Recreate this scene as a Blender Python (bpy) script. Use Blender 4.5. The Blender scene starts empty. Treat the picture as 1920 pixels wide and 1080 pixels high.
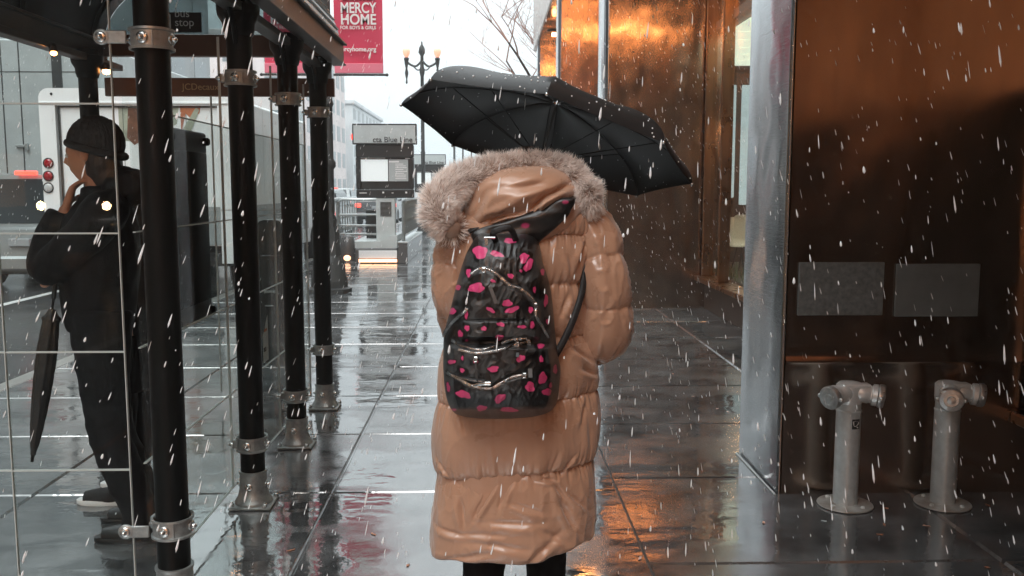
import bpy, math, random
import numpy as np
from mathutils import Vector, Matrix, noise
random.seed(7); rng = np.random.default_rng(7)
PI = math.pi
sc = bpy.context.scene
COL = sc.collection
V = Vector

# ------------------------------------------------------------------ camera
F = 1700.0; H = 1.55
pit = math.atan(190/F); yaw = math.atan(46/F*math.cos(pit))
cam = bpy.data.cameras.new('camera'); cam.lens = F*36/1920; cam.sensor_width = 36
cam.clip_start = 0.05; cam.clip_end = 2000
camo = bpy.data.objects.new('camera', cam); COL.objects.link(camo)
camo.location = (0, 0, H); camo.rotation_euler = (PI/2-pit, 0, -yaw)
sc.camera = camo
_R = camo.rotation_euler.to_matrix()
def U(px, py, y):
    """world point seen at a pixel of the 1920x1080 picture, at distance y down the pavement"""
    d = _R @ V(((px-960)/F, -(py-540)/F, -1.0))
    return V((0, 0, H)) + d*(y/d.y)

# ------------------------------------------------------------------ helpers
class MB:
    def __init__(s): s.v = []; s.f = []; s.m = []
    def add(s, vs, fs, mi=0):
        n = len(s.v); s.v += [tuple(v) for v in vs]; s.f += [tuple(i+n for i in f) for f in fs]; s.m += [mi]*len(fs)
    def box(s, a, b, mi=0, M=None):
        (x0, y0, z0), (x1, y1, z1) = a, b
        vs = [V(p) for p in ((x0,y0,z0),(x1,y0,z0),(x1,y1,z0),(x0,y1,z0),(x0,y0,z1),(x1,y0,z1),(x1,y1,z1),(x0,y1,z1))]
        if M: vs = [M @ v for v in vs]
        s.add(vs, [(3,2,1,0),(4,5,6,7),(0,1,5,4),(1,2,6,5),(2,3,7,6),(3,0,4,7)], mi)
    def cbox(s, c, sz, mi=0, M=None):
        s.box([c[i]-sz[i]/2 for i in range(3)], [c[i]+sz[i]/2 for i in range(3)], mi, M)
    def bbox(s, a, b, r=.01, mi=0, M=None):
        """box with chamfered edges"""
        lo = V([min(a[i], b[i]) for i in range(3)]); hi = V([max(a[i], b[i]) for i in range(3)])
        r = min(r, *(0.49*(hi[i]-lo[i]) for i in range(3)))
        idx = {}; vs = []
        for ax in range(3):
            for sx in (0,1):
                for sy in (0,1):
                    for sz in (0,1):
                        c = (sx, sy, sz)
                        p = [ (lo[i]+r if c[i]==0 else hi[i]-r) for i in range(3)]
                        p[ax] = lo[ax] if c[ax]==0 else hi[ax]
                        idx[(ax, c)] = len(vs); vs.append(V(p))
        fs = []
        for ax in range(3):
            o = [i for i in range(3) if i != ax]
            for side in (0,1):
                q = []
                for a1, b1 in ((0,0),(1,0),(1,1),(0,1)):
                    c = [0,0,0]; c[ax] = side; c[o[0]] = a1; c[o[1]] = b1; q.append(idx[(ax, tuple(c))])
                fs.append(tuple(q))
        for e in range(3):
            o = [i for i in range(3) if i != e]
            for a1 in (0,1):
                for b1 in (0,1):
                    c0 = [0,0,0]; c0[o[0]] = a1; c0[o[1]] = b1; c1 = list(c0); c1[e] = 1
                    c0, c1 = tuple(c0), tuple(c1)
                    fs.append((idx[(o[0],c0)], idx[(o[0],c1)], idx[(o[1],c1)], idx[(o[1],c0)]))
        for sx in (0,1):
            for sy in (0,1):
                for sz in (0,1):
                    c = (sx,sy,sz); fs.append(tuple(idx[(k,c)] for k in range(3)))
        if M: vs = [M @ v for v in vs]
        s.add(vs, fs, mi)
    def lathe(s, prof, c=(0,0,0), n=24, mi=0, M=None, cap=True):
        vs = []; fs = []
        for r, z in prof:
            for k in range(n):
                a = 2*PI*k/n; vs.append(V((r*math.cos(a), r*math.sin(a), z)))
        for j in range(len(prof)-1):
            for k in range(n):
                k2 = (k+1) % n; fs.append((j*n+k, j*n+k2, (j+1)*n+k2, (j+1)*n+k))
        if cap:
            fs.append(tuple(range(n-1, -1, -1))); fs.append(tuple((len(prof)-1)*n+k for k in range(n)))
        c = V(c)
        vs = [(M @ v if M else v)+c for v in vs]
        s.add(vs, fs, mi)
    def tube(s, pts, rad, n=8, mi=0, cap=True, closed=False, flat=1.0, upv=None):
        pts = [V(p) for p in pts]; N = len(pts)
        if not hasattr(rad, '__len__'): rad = [rad]*N
        vs = []; fs = []; prev = None
        for i, p in enumerate(pts):
            if closed: t = pts[(i+1) % N]-pts[i-1]
            else: t = pts[min(i+1, N-1)]-pts[max(i-1, 0)]
            t.normalize()
            if upv is not None: a = V(upv)
            elif prev is None: a = V((0,0,1)) if abs(t.z) < .9 else V((1,0,0))
            else: a = prev
            a = (a - t*a.dot(t)).normalized(); b = t.cross(a); prev = a
            for k in range(n):
                th = 2*PI*k/n; vs.append(p+(a*math.cos(th)*flat+b*math.sin(th))*rad[i])
        M_ = N if closed else N-1
        for j in range(M_):
            j2 = (j+1) % N
            for k in range(n):
                k2 = (k+1) % n; fs.append((j*n+k, j*n+k2, j2*n+k2, j2*n+k))
        if cap and not closed:
            fs.append(tuple(range(n-1, -1, -1))); fs.append(tuple((N-1)*n+k for k in range(n)))
        s.add(vs, fs, mi)
    def ball(s, c, r, n=10, mi=0, sc_=(1,1,1), M=None):
        m = n//2+1; vs = []; fs = []
        for j in range(m+1):
            ph = PI*j/m
            for k in range(n):
                a = 2*PI*k/n
                v = V((math.sin(ph)*math.cos(a)*r*sc_[0], math.sin(ph)*math.sin(a)*r*sc_[1], math.cos(ph)*r*sc_[2]))
                vs.append((M @ v if M else v)+V(c))
        for j in range(m):
            for k in range(n):
                k2 = (k+1) % n; fs.append((j*n+k, (j+1)*n+k, (j+1)*n+k2, j*n+k2))
        s.add(vs, fs, mi)
    def prism(s, poly, a, b, axis='y', mi=0):
        """polygon in the two other axes, extruded from a to b along axis"""
        n = len(poly); vs = []
        for w in (a, b):
            for p, q in poly:
                vs.append({'x': (w,p,q), 'y': (p,w,q), 'z': (p,q,w)}[axis])
        fs = [tuple(range(n)), tuple(range(2*n-1, n-1, -1))] + [(i, (i+1) % n, n+(i+1) % n, n+i) for i in range(n)]
        s.add(vs, fs, mi)
    def build(s, name, mats, parent=None, smooth=False, origin=None):
        me = bpy.data.meshes.new(name)
        o = bpy.data.objects.new(name, me); COL.objects.link(o)
        off = V((0,0,0))
        if parent is not None: off = wl(parent)
        if origin is not None: off = V(origin)
        me.from_pydata([(x-off.x, y-off.y, z-off.z) for x, y, z in s.v], [], s.f)
        if not isinstance(mats, (list, tuple)): mats = [mats]
        for m in mats: me.materials.append(m)
        if len(mats) > 1: me.polygons.foreach_set('material_index', s.m)
        me.update()
        import bmesh
        bm = bmesh.new(); bm.from_mesh(me); bmesh.ops.recalc_face_normals(bm, faces=bm.faces); bm.to_mesh(me); bm.free()
        if smooth:
            me.polygons.foreach_set('use_smooth', [True]*len(me.polygons))
            if smooth != 'all': auto(o)
        if parent is not None: o.parent = parent; o.location = off-wl(parent)
        elif origin is not None: o.location = off
        return o
_smooth_group = None
def auto(o, ang=40):
    me = o.data
    import bmesh
    bm = bmesh.new(); bm.from_mesh(me)
    for e in bm.edges:
        if len(e.link_faces) == 2 and e.calc_face_angle(0) > math.radians(ang): e.smooth = False
    bm.to_mesh(me); bm.free()
def wl(o):
    l = V(o.location); p = o.parent
    while p: l = l+p.location; p = p.parent
    return l
def thing(name, label, cat, loc=(0,0,0), group=None):
    o = bpy.data.objects.new(name, None); COL.objects.link(o); o.location = loc
    o.empty_display_size = .1
    tag(o, label, cat, group); return o
def tag(o, label=None, cat=None, group=None, kind=None):
    if label: o['label'] = label
    if cat: o['category'] = cat
    if group: o['group'] = group
    if kind: o['kind'] = kind
    return o
def copy_thing(o, loc, label, rot=None):
    def rec(s, par):
        c = s.copy(); COL.objects.link(c)
        if par: c.parent = par
        for ch in [x for x in bpy.data.objects if x.parent == s]: rec(ch, c)
        return c
    c = rec(o, None); c.location = loc; c['label'] = label
    if rot is not None: c.rotation_euler.z = rot
    return c
def text(name, body, size, loc, rot, m, parent, align='LEFT', ext=.001, sx=1, bold=0, shear=0):
    cu = bpy.data.curves.new(name, 'FONT'); cu.body = body; cu.size = size; cu.extrude = ext; cu.align_x = align; cu.align_y = 'CENTER'
    cu.offset = bold; cu.shear = shear; cu.space_line = .8
    o = bpy.data.objects.new(name, cu); COL.objects.link(o); cu.materials.append(m)
    o.rotation_euler = rot; o.scale = (sx, 1, 1)
    o.parent = parent; o.location = V(loc)-wl(parent) if parent else V(loc)
    dg = bpy.context.evaluated_depsgraph_get(); dg.update(); me = bpy.data.meshes.new_from_object(o.evaluated_get(dg)); me.name = name
    r = bpy.data.objects.new(name, me); COL.objects.link(r); r.parent = parent; r.location = o.location; r.rotation_euler = rot; r.scale = (sx, 1, 1)
    if not me.materials: me.materials.append(m)
    bpy.data.objects.remove(o); r.name = name
    return r
FRONT = (PI/2, 0, 0)       # text that faces the camera (towards -Y)
def catmull(pts, n):
    pts = np.array([list(p) for p in pts], float); N = len(pts)
    out = []
    for i in range(N-1):
        p0 = pts[max(i-1,0)]; p1 = pts[i]; p2 = pts[i+1]; p3 = pts[min(i+2,N-1)]
        for k in range(n):
            t = k/n
            out.append(.5*((2*p1)+(-p0+p2)*t+(2*p0-5*p1+4*p2-p3)*t*t+(-p0+3*p1-3*p2+p3)*t**3))
    out.append(pts[-1]); return np.array(out)
def interp(tab, x):
    tab = np.array(tab, float); xs = tab[:,0]
    x = min(max(x, xs[0]), xs[-1]); i = max(0, min(int(np.searchsorted(xs, x)-1), len(xs)-2))
    t = (x-xs[i])/(xs[i+1]-xs[i]); 
    p0 = tab[max(i-1,0)]; p1 = tab[i]; p2 = tab[i+1]; p3 = tab[min(i+2,len(xs)-1)]
    m1 = (p2-p0)/max(p2[0]-p0[0],1e-6)*(p2[0]-p1[0]); m2 = (p3-p1)/max(p3[0]-p1[0],1e-6)*(p2[0]-p1[0])
    return ((2*t**3-3*t*t+1)*p1+(t**3-2*t*t+t)*m1+(-2*t**3+3*t*t)*p2+(t**3-t*t)*m2)[1:]

# ------------------------------------------------------------------ materials
def mat(name, col, rough=.5, metal=0., spec=.5, var=0., vscale=8., bump=0., bscale=30., coat=0., emit=None, es=0., ior=None,
        bdetail=4, rvar=0., stretch=(1,1,1), col2=None, sheen=0.):
    m = bpy.data.materials.new(name); m.use_nodes = True
    nt = m.node_tree; N = nt.nodes; L = nt.links; b = N['Principled BSDF']
    c = tuple(col)+(1,)
    b.inputs['Base Color'].default_value = c; b.inputs['Roughness'].default_value = rough; b.inputs['Metallic'].default_value = metal
    b.inputs['Specular IOR Level'].default_value = spec; b.inputs['Coat Weight'].default_value = coat; b.inputs['Coat Roughness'].default_value = .08
    if sheen: b.inputs['Sheen Weight'].default_value = sheen
    if ior: b.inputs['IOR'].default_value = ior
    if emit: b.inputs['Emission Color'].default_value = tuple(emit)+(1,); b.inputs['Emission Strength'].default_value = es
    if var or bump or rvar:
        tc = N.new('ShaderNodeTexCoord'); mp = N.new('ShaderNodeMapping'); mp.inputs['Scale'].default_value = stretch
        L.new(tc.outputs['Object'], mp.inputs['Vector'])
    if var or rvar:
        n = N.new('ShaderNodeTexNoise'); n.inputs['Scale'].default_value = vscale; n.inputs['Detail'].default_value = 6; n.inputs['Roughness'].default_value = .6
        L.new(mp.outputs[0], n.inputs['Vector'])
        if var:
            r = N.new('ShaderNodeMapRange'); r.inputs[1].default_value = .3; r.inputs[2].default_value = .7
            L.new(n.outputs['Fac'], r.inputs[0])
            mx = N.new('ShaderNodeMix'); mx.data_type = 'RGBA'
            c2 = col2 if col2 else tuple(max(0, x*(1-var)) for x in col)
            mx.inputs[6].default_value = tuple(c2)+(1,); mx.inputs[7].default_value = c if col2 else tuple(x*(1+var*.6) for x in col)+(1,)
            L.new(r.outputs[0], mx.inputs[0]); L.new(mx.outputs[2], b.inputs['Base Color'])
        if rvar:
            r = N.new('ShaderNodeMapRange'); r.inputs[1].default_value = .3; r.inputs[2].default_value = .7
            r.inputs[3].default_value = max(.02, rough-rvar); r.inputs[4].default_value = rough+rvar
            L.new(n.outputs['Fac'], r.inputs[0]); L.new(r.outputs[0], b.inputs['Roughness'])
    if bump:
        n2 = N.new('ShaderNodeTexNoise'); n2.inputs['Scale'].default_value = bscale; n2.inputs['Detail'].default_value = bdetail
        L.new(mp.outputs[0], n2.inputs['Vector'])
        bp = N.new('ShaderNodeBump'); bp.inputs['Distance'].default_value = bump; bp.inputs['Strength'].default_value = 1
        L.new(n2.outputs['Fac'], bp.inputs['Height']); L.new(bp.outputs[0], b.inputs['Normal'])
    return m
def glass_mat(name, tint=(.96,.985,.98), ior=1.5, rough=.01, dirt=.012):
    m = bpy.data.materials.new(name); m.use_nodes = True
    nt = m.node_tree; N = nt.nodes; L = nt.links
    for n in list(N): N.remove(n)
    out = N.new('ShaderNodeOutputMaterial'); t = N.new('ShaderNodeBsdfTransparent'); g = N.new('ShaderNodeBsdfGlossy')
    t.inputs[0].default_value = tuple(tint)+(1,); g.inputs['Roughness'].default_value = rough
    fr = N.new('ShaderNodeFresnel'); ge = N.new('ShaderNodeNewGeometry'); ri = N.new('ShaderNodeMapRange')
    ri.inputs[3].default_value = ior; ri.inputs[4].default_value = 1/ior; L.new(ge.outputs['Backfacing'], ri.inputs[0]); L.new(ri.outputs[0], fr.inputs[0])
    mx = N.new('ShaderNodeMixShader'); L.new(fr.outputs[0], mx.inputs[0]); L.new(t.outputs[0], mx.inputs[1]); L.new(g.outputs[0], mx.inputs[2])
    # film of water drops and dirt
    d = N.new('ShaderNodeBsdfDiffuse'); d.inputs[0].default_value = (.5,.55,.55,1)
    nz = N.new('ShaderNodeTexNoise'); nz.inputs['Scale'].default_value = 5; nz.inputs['Detail'].default_value = 8
    tc = N.new('ShaderNodeTexCoord'); L.new(tc.outputs['Object'], nz.inputs['Vector'])
    mr = N.new('ShaderNodeMapRange'); mr.inputs[1].default_value = .45; mr.inputs[2].default_value = .8; mr.inputs[4].default_value = dirt
    L.new(nz.outputs['Fac'], mr.inputs[0])
    m2 = N.new('ShaderNodeMixShader'); L.new(mr.outputs[0], m2.inputs[0]); L.new(mx.outputs[0], m2.inputs[1]); L.new(d.outputs[0], m2.inputs[2])
    L.new(m2.outputs[0], out.inputs[0]); return m
def attr_mat(name, attr='Col', rough=.5, **k):
    m = mat(name, (1,1,1), rough, **k); N = m.node_tree.nodes; L = m.node_tree.links
    a = N.new('ShaderNodeVertexColor'); a.layer_name = attr
    L.new(a.outputs[0], N['Principled BSDF'].inputs['Base Color']); return m

M = {}
M['black'] = mat('black_paint', (.004,.005,.005), .4, spec=.16, bump=.0006, bscale=60, rvar=.1, vscale=20)
M['blackbrown'] = mat('brown_black_paint', (.045,.032,.026), .4, var=.3, bump=.0008, bscale=50)
M['brownbar'] = mat('brown_bar_paint', (.11,.055,.035), .4, var=.35, vscale=3)
M['galv'] = mat('galvanised_metal', (.34,.37,.37), .42, metal=.65, var=.3, vscale=30, bump=.0006, bscale=80)
M['bolt'] = mat('bolt_metal', (.55,.58,.58), .25, metal=.9)
M['glass'] = glass_mat('shelter_glass', ior=1.25, dirt=.008); M['winglass'] = glass_mat('window_glass', ior=1.5)
M['seam'] = mat('glass_seam', (.42,.47,.46), .4, spec=.6)
M['roofsheet'] = mat('roof_sheet', (.012,.012,.013), .25, var=.3)
M['greyglass'] = glass_mat('frosted_lunette', tint=(.45,.5,.5), ior=1.3, dirt=.25)
M['plate'] = mat('number_plate', (.3,.32,.33), .5)
M['white'] = mat('white_paint', (.82,.86,.87), .35, var=.06, vscale=2, bump=.001, bscale=3)
M['whiteletter'] = mat('white_lettering', (.8,.8,.8), .5)
M['darkgrey'] = mat('dark_grey_panel', (.022,.025,.026), .3, var=.3, vscale=6, spec=.5)
M['greybox'] = mat('grey_trailer', (.36,.4,.4), .5, var=.15, vscale=2)
M['stripe'] = mat('grey_stripe', (.3,.33,.34), .4)
M['red_lens'] = mat('red_lens', (.32,.004,.012), .12, coat=.6)
M['clear_lens'] = mat('clear_lens', (.5,.52,.52), .12, coat=.6)
M['red_glow'] = mat('lit_red_lamp', (.6,.02,.02), .3, emit=(1,.08,.05), es=2.2)
M['amber_glow'] = mat('lit_amber_lamp', (1,.5,.2), .3, emit=(1,.36,.1), es=22)
M['amber_soft'] = mat('lit_amber_globe', (1,.5,.4), .4, emit=(1,.36,.2), es=.75)
M['headlight'] = mat('lit_headlight', (1,1,1), .2, emit=(1,.62,.3), es=150)
M['rubber'] = mat('tyre_rubber', (.012,.012,.012), .7)
M['silver_car'] = mat('silver_car_paint', (.3,.33,.33), .3, metal=.4, coat=.8, var=.12, vscale=3)
M['dark_car'] = mat('dark_car_paint', (.02,.022,.024), .25, coat=.8)
M['car_glass'] = mat('car_glass', (.02,.025,.027), .08, spec=.8)
M['asphalt'] = mat('wet_asphalt', (.04,.042,.044), .16, var=.5, vscale=1.2, bump=.003, bscale=18, rvar=.1, spec=.7)
M['roadline'] = mat('road_paint', (.55,.57,.56), .4, var=.2, vscale=20)
M['curb'] = mat('kerb_stone', (.2,.2,.19), .3, var=.3, bump=.002)
M['redbanner'] = mat('red_banner', (.62,.04,.10), .55, var=.12, vscale=2, bump=.01, bscale=2)
M['pinkhem'] = mat('banner_hem', (.75,.2,.28), .55)
M['kioskgrey'] = mat('kiosk_grey', (.5,.55,.55), .4, var=.12, vscale=4)
M['kioskdark'] = mat('kiosk_frame', (.02,.022,.022), .35)
M['paper'] = mat('map_paper', (.6,.63,.62), .5, emit=(.85,.95,.97), es=.35)
M['paper2'] = mat('map_paper_panel', (.25,.27,.27), .5, emit=(.85,.9,.9), es=.12)
M['ink'] = mat('sign_ink', (.02,.02,.02), .5)
M['steelrail'] = mat('steel_rail', (.42,.45,.45), .35, metal=.7)
M['granite'] = mat('wet_granite', (.1,.1,.1), .25, var=.4, vscale=60)
M['warmstrip'] = mat('lit_step_strip', (1,.6,.4), .3, emit=(1,.5,.28), es=2.0)
M['orangepaint'] = mat('orange_panel', (.6,.16,.05), .45)
M['lamp_iron'] = mat('lamp_iron', (.035,.038,.038), .5, bump=.001, bscale=40)
M['bark'] = mat('bark', (.09,.06,.05), .8, var=.3)
M['twig'] = mat('twig', (.42,.24,.19), .8)

def ground_mat():
    m = bpy.data.materials.new('wet_concrete'); m.use_nodes = True
    nt = m.node_tree; N = nt.nodes; L = nt.links; b = N['Principled BSDF']
    tc = N.new('ShaderNodeTexCoord')
    def nz(scale, det=5, rough=.55, st=(1,1,1), dist=0):
        mp = N.new('ShaderNodeMapping'); mp.inputs['Scale'].default_value = st; L.new(tc.outputs['Object'], mp.inputs[0])
        n = N.new('ShaderNodeTexNoise'); n.inputs['Scale'].default_value = scale; n.inputs['Detail'].default_value = det
        n.inputs['Roughness'].default_value = rough; n.inputs['Distortion'].default_value = dist
        L.new(mp.outputs[0], n.inputs['Vector']); return n.outputs['Fac']
    def mr(x, a, b_, c, d):
        r = N.new('ShaderNodeMapRange'); r.interpolation_type = 'SMOOTHSTEP'
        for i, v in enumerate((a, b_, c, d)): r.inputs[i+1].default_value = v
        L.new(x, r.inputs[0]); return r.outputs[0]
    def mth(op, a, b_):
        n = N.new('ShaderNodeMath'); n.operation = op
        for i, v in enumerate((a, b_)):
            if isinstance(v, (int, float)): n.inputs[i].default_value = v
            else: L.new(v, n.inputs[i])
        return n.outputs[0]
    big = nz(.9, 6, .6, (1, 1.6, 1), .6)
    puddle = mr(big, .42, .56, 0, 1)
    spots = mr(nz(14, 6, .7), .55, .72, 0, 1)
    mx = N.new('ShaderNodeMix'); mx.data_type = 'RGBA'; L.new(mr(nz(3, 9, .7), .3, .7, 0, 1), mx.inputs[0])
    mx.inputs[6].default_value = (.03,.033,.035,1); mx.inputs[7].default_value = (.13,.137,.14,1)
    L.new(mx.outputs[2], b.inputs['Base Color'])
    fine = nz(260, 3, .6)
    rough = mth('ADD', mth('MULTIPLY', mth('SUBTRACT', 1, puddle), .17), .035)
    rough = mth('ADD', rough, mth('MULTIPLY', spots, .06))
    L.new(rough, b.inputs['Roughness'])
    b.inputs['IOR'].default_value = 2.8; b.inputs['Specular IOR Level'].default_value = .5
    # concrete grain where it is not flooded, rain rings' ripple where it is, slow undulation everywhere
    grain = mth('MULTIPLY', mth('MULTIPLY', fine, .00016), mth('SUBTRACT', 1.12, puddle))
    rip = mth('MULTIPLY', nz(14, 3, .5, (1, 1.2, 1)), .0009)
    und = mth('MULTIPLY', nz(2.2, 3, .5, (.6, 1.5, 1)), .0070)
    hgt = mth('ADD', mth('ADD', grain, rip), und)
    bp = N.new('ShaderNodeBump'); bp.inputs['Distance'].default_value = 1.0; bp.inputs['Strength'].default_value = 1
    L.new(hgt, bp.inputs['Height']); L.new(bp.outputs[0], b.inputs['Normal'])
    return m
M['ground'] = ground_mat()

def steel_mat(name, col, rough, wav=.004, aniso=False, streak=.5, metal=1., groove=.00003):
    """sheet metal: brushed, slightly oil-canned, wet runs and stains"""
    m = bpy.data.materials.new(name); m.use_nodes = True
    nt = m.node_tree; N = nt.nodes; L = nt.links; b = N['Principled BSDF']; b.inputs['Metallic'].default_value = metal
    tc = N.new('ShaderNodeTexCoord')
    def nz(scale, det, st):
        mp = N.new('ShaderNodeMapping'); mp.inputs['Scale'].default_value = st; L.new(tc.outputs['Object'], mp.inputs[0])
        n = N.new('ShaderNodeTexNoise'); n.inputs['Scale'].default_value = scale; n.inputs['Detail'].default_value = det
        L.new(mp.outputs[0], n.inputs['Vector']); return n.outputs['Fac']
    a = nz(3, 7, (2, 2, .35))
    mx = N.new('ShaderNodeMix'); mx.data_type = 'RGBA'
    r = N.new('ShaderNodeMapRange'); r.inputs[1].default_value = .3; r.inputs[2].default_value = .7; L.new(a, r.inputs[0]); L.new(r.outputs[0], mx.inputs[0])
    mx.inputs[6].default_value = tuple(x*(1-streak) for x in col)+(1,); mx.inputs[7].default_value = tuple(min(1, x*1.15) for x in col)+(1,)
    L.new(mx.outputs[2], b.inputs['Base Color'])
    r2 = N.new('ShaderNodeMapRange'); r2.inputs[1].default_value = .3; r2.inputs[2].default_value = .7
    r2.inputs[3].default_value = rough*.75; r2.inputs[4].default_value = rough*1.25
    L.new(nz(9, 6, (1, 1, .5)), r2.inputs[0]); L.new(r2.outputs[0], b.inputs['Roughness'])
    h1 = nz(1.3, 2, (1, 1, .8)); h2 = nz(120, 2, (.05, .05, 3))
    m1 = N.new('ShaderNodeMath'); m1.operation = 'MULTIPLY'; m1.inputs[1].default_value = wav; L.new(h1, m1.inputs[0])
    m2 = N.new('ShaderNodeMath'); m2.operation = 'MULTIPLY_ADD'; m2.inputs[1].default_value = groove; L.new(h2, m2.inputs[0]); L.new(m1.outputs[0], m2.inputs[2])
    bp = N.new('ShaderNodeBump'); bp.inputs['Distance'].default_value = 1; L.new(m2.outputs[0], bp.inputs['Height']); L.new(bp.outputs[0], b.inputs['Normal'])
    return m
M['bronze'] = steel_mat('bronze_steel', (.42,.325,.265), .2, .035, streak=.10)
M['steel'] = steel_mat('polished_steel', (.31,.32,.33), .10, .03, streak=.12, groove=.0006)
M['mullion'] = steel_mat('bronze_mullion', (.33,.19,.11), .3, .004, streak=.2)

# ------------------------------------------------------------------ world, light
w = bpy.data.worlds.new('World'); sc.world = w; w.use_nodes = True
nt = w.node_tree; N = nt.nodes; L = nt.links; bg = N['Background']
SE, SR = math.radians(52), math.radians(200)
sky = N.new('ShaderNodeTexSky'); sky.sky_type = 'NISHITA'; sky.sun_disc = False; sky.sun_elevation = SE; sky.sun_rotation = SR
sky.air_density = 1; sky.dust_density = 6
hs = N.new('ShaderNodeHueSaturation'); hs.inputs['Saturation'].default_value = .06; L.new(sky.outputs[0], hs.inputs['Color'])
# cloud layer: brighter overhead than at the horizon, as an overcast sky is
tc = N.new('ShaderNodeTexCoord'); sp = N.new('ShaderNodeSeparateXYZ'); L.new(tc.outputs['Generated'], sp.inputs[0])
mr = N.new('ShaderNodeMapRange'); mr.inputs[1].default_value = 0; mr.inputs[2].default_value = .9; L.new(sp.outputs[2], mr.inputs[0])
cr = N.new('ShaderNodeMix'); cr.data_type = 'RGBA'; cr.inputs[6].default_value = (6.1,7.1,7.4,1); cr.inputs[7].default_value = (23,24.5,25,1)
L.new(mr.outputs[0], cr.inputs[0])
mx = N.new('ShaderNodeMix'); mx.data_type = 'RGBA'; mx.inputs[0].default_value = .93
L.new(hs.outputs[0], mx.inputs[6]); L.new(cr.outputs[2], mx.inputs[7])
L.new(mx.outputs[2], bg.inputs[0]); bg.inputs[1].default_value = .1
sl = bpy.data.lights.new('sun', 'SUN'); sl.energy = 1.0; sl.angle = math.radians(25); sl.color = (1,.98,.95)
so = bpy.data.objects.new('sun', sl); COL.objects.link(so)
sd = V((math.sin(SR)*math.cos(SE), math.cos(SR)*math.cos(SE), math.sin(SE)))
so.rotation_euler = sd.to_track_quat('Z', 'Y').to_euler(); so.location = (0,0,30)
vs = sc.view_settings; vs.view_transform = 'Standard'; vs.look = 'None'; vs.gamma = 1; vs.exposure = .38; vs.use_curve_mapping = False
sc.cycles.max_bounces = 8; sc.cycles.transparent_max_bounces = 16; sc.cycles.volume_bounces = 2
sc.cycles.sample_clamp_indirect = 4
sc.cycles.use_denoising = True; sc.cycles.use_adaptive_sampling = True; sc.cycles.adaptive_threshold = .02
M['flake'] = mat('wet_snow', (.9,.93,.95), .5, spec=.5, emit=None)
SNOW = 11000; HAZE = .002
# ------------------------------------------------------------------ ground
def grooved(xs, ys, z, x0, x1, y0, y1, name, m, w_=.006, dep=.012, jag=.004):
    """pavement sheet with recessed joints at xs and ys"""
    def cuts(js, a, b_, far=1.):
        c = [(a, 0)]
        for j in js: c += [(j-w_*2.2, 0), (j-w_*.7, -dep), (j+w_*.7, -dep), (j+w_*2.2, 0)]
        c += [(b_, 0)]
        out = [c[0]]
        for q in c[1:]:
            p = out[-1]; n = int(max(0, min(12, (q[0]-p[0])/.35)))
            for k in range(1, n+1):
                t = k/(n+1); out.append((p[0]+(q[0]-p[0])*t, 0))
            out.append(q)
        return out
    cx = cuts(xs, x0, x1); cy = cuts(ys, y0, y1)
    vs = []
    for j, (y, dy) in enumerate(cy):
        for i, (x, dx) in enumerate(cx):
            nx = noise.noise((x*3, y*1.7, 1))*jag if 0 < i < len(cx)-1 else 0
            ny = noise.noise((x*2.3, y*3, 5))*jag if 0 < j < len(cy)-1 else 0
            vs.append((x+nx, y+ny, z+min(dx, dy)))
    n = len(cx); fs = [(j*n+i, j*n+i+1, (j+1)*n+i+1, (j+1)*n+i) for j in range(len(cy)-1) for i in range(n-1)]
    b = MB(); b.add(vs, fs); o = b.build(name, m); tag(o, kind='structure'); return o
jy = [-3.3, -2.2, -1.1, 0, 1.15, 2.3, 3.4, 4.5, 5.6, 6.65, 7.75, 8.9, 10, 11.1, 12.2, 13.3, 14.4, 15.5, 16.6, 17.7, 18.8, 20, 21.2, 22.4, 24, 26, 28, 30, 33, 36, 40]
jr = [-3.1, -1.9, -.7, .4, 1.5, 2.55, 3.58, 4.69, 5.8, 6.93, 8.05, 9.2, 10.3, 11.4, 12.5, 13.6, 14.7, 15.8, 17, 18, 19.2, 20.4, 22, 24, 27, 30, 34]
grooved([-2.3, -.795], jy, 0, -3.7, .655, -12, 130, 'sidewalk', M['ground'])
grooved([2.14], jr, .0, .667, 3.2, -12, 130, 'sidewalk', M['ground'])
b = MB(); b.box((.652,-12,-.2), (.67,130,-.008)); tag(b.build('sidewalk_joint', M['granite']), kind='structure')
b = MB(); b.bbox((-3.86,-12,-.2), (-3.703,130,.003), .012); tag(b.build('kerb', M['curb']), kind='structure')
b = MB(); b.add([(-17,-150,-.13),(-3.86,-150,-.13),(-3.86,400,-.13),(-17,400,-.13)], [(0,1,2,3)]); tag(b.build('road', M['asphalt']), kind='structure')
b = MB(); b.add([(-600,-600,-.2),(600,-600,-.2),(600,900,-.2),(-600,900,-.2)], [(0,1,2,3)]); tag(b.build('ground', M['asphalt']), kind='structure')
b = MB(); b.box((-20,-150,-.19), (-17,400,.0)); tag(b.build('far_sidewalk', M['curb']), kind='structure')
b = MB()
b.add([(-7.0,2,-.126),(-6.86,2,-.126),(-6.86,60,-.126),(-7.0,60,-.126)], [(0,1,2,3)])
for k in range(8): b.add([(-10.6,4+k*8,-.126),(-10.48,4+k*8,-.126),(-10.48,7+k*8,-.126),(-10.6,7+k*8,-.126)], [(0,1,2,3)])
tag(b.build('road_marking', M['roadline']), kind='structure')

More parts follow.
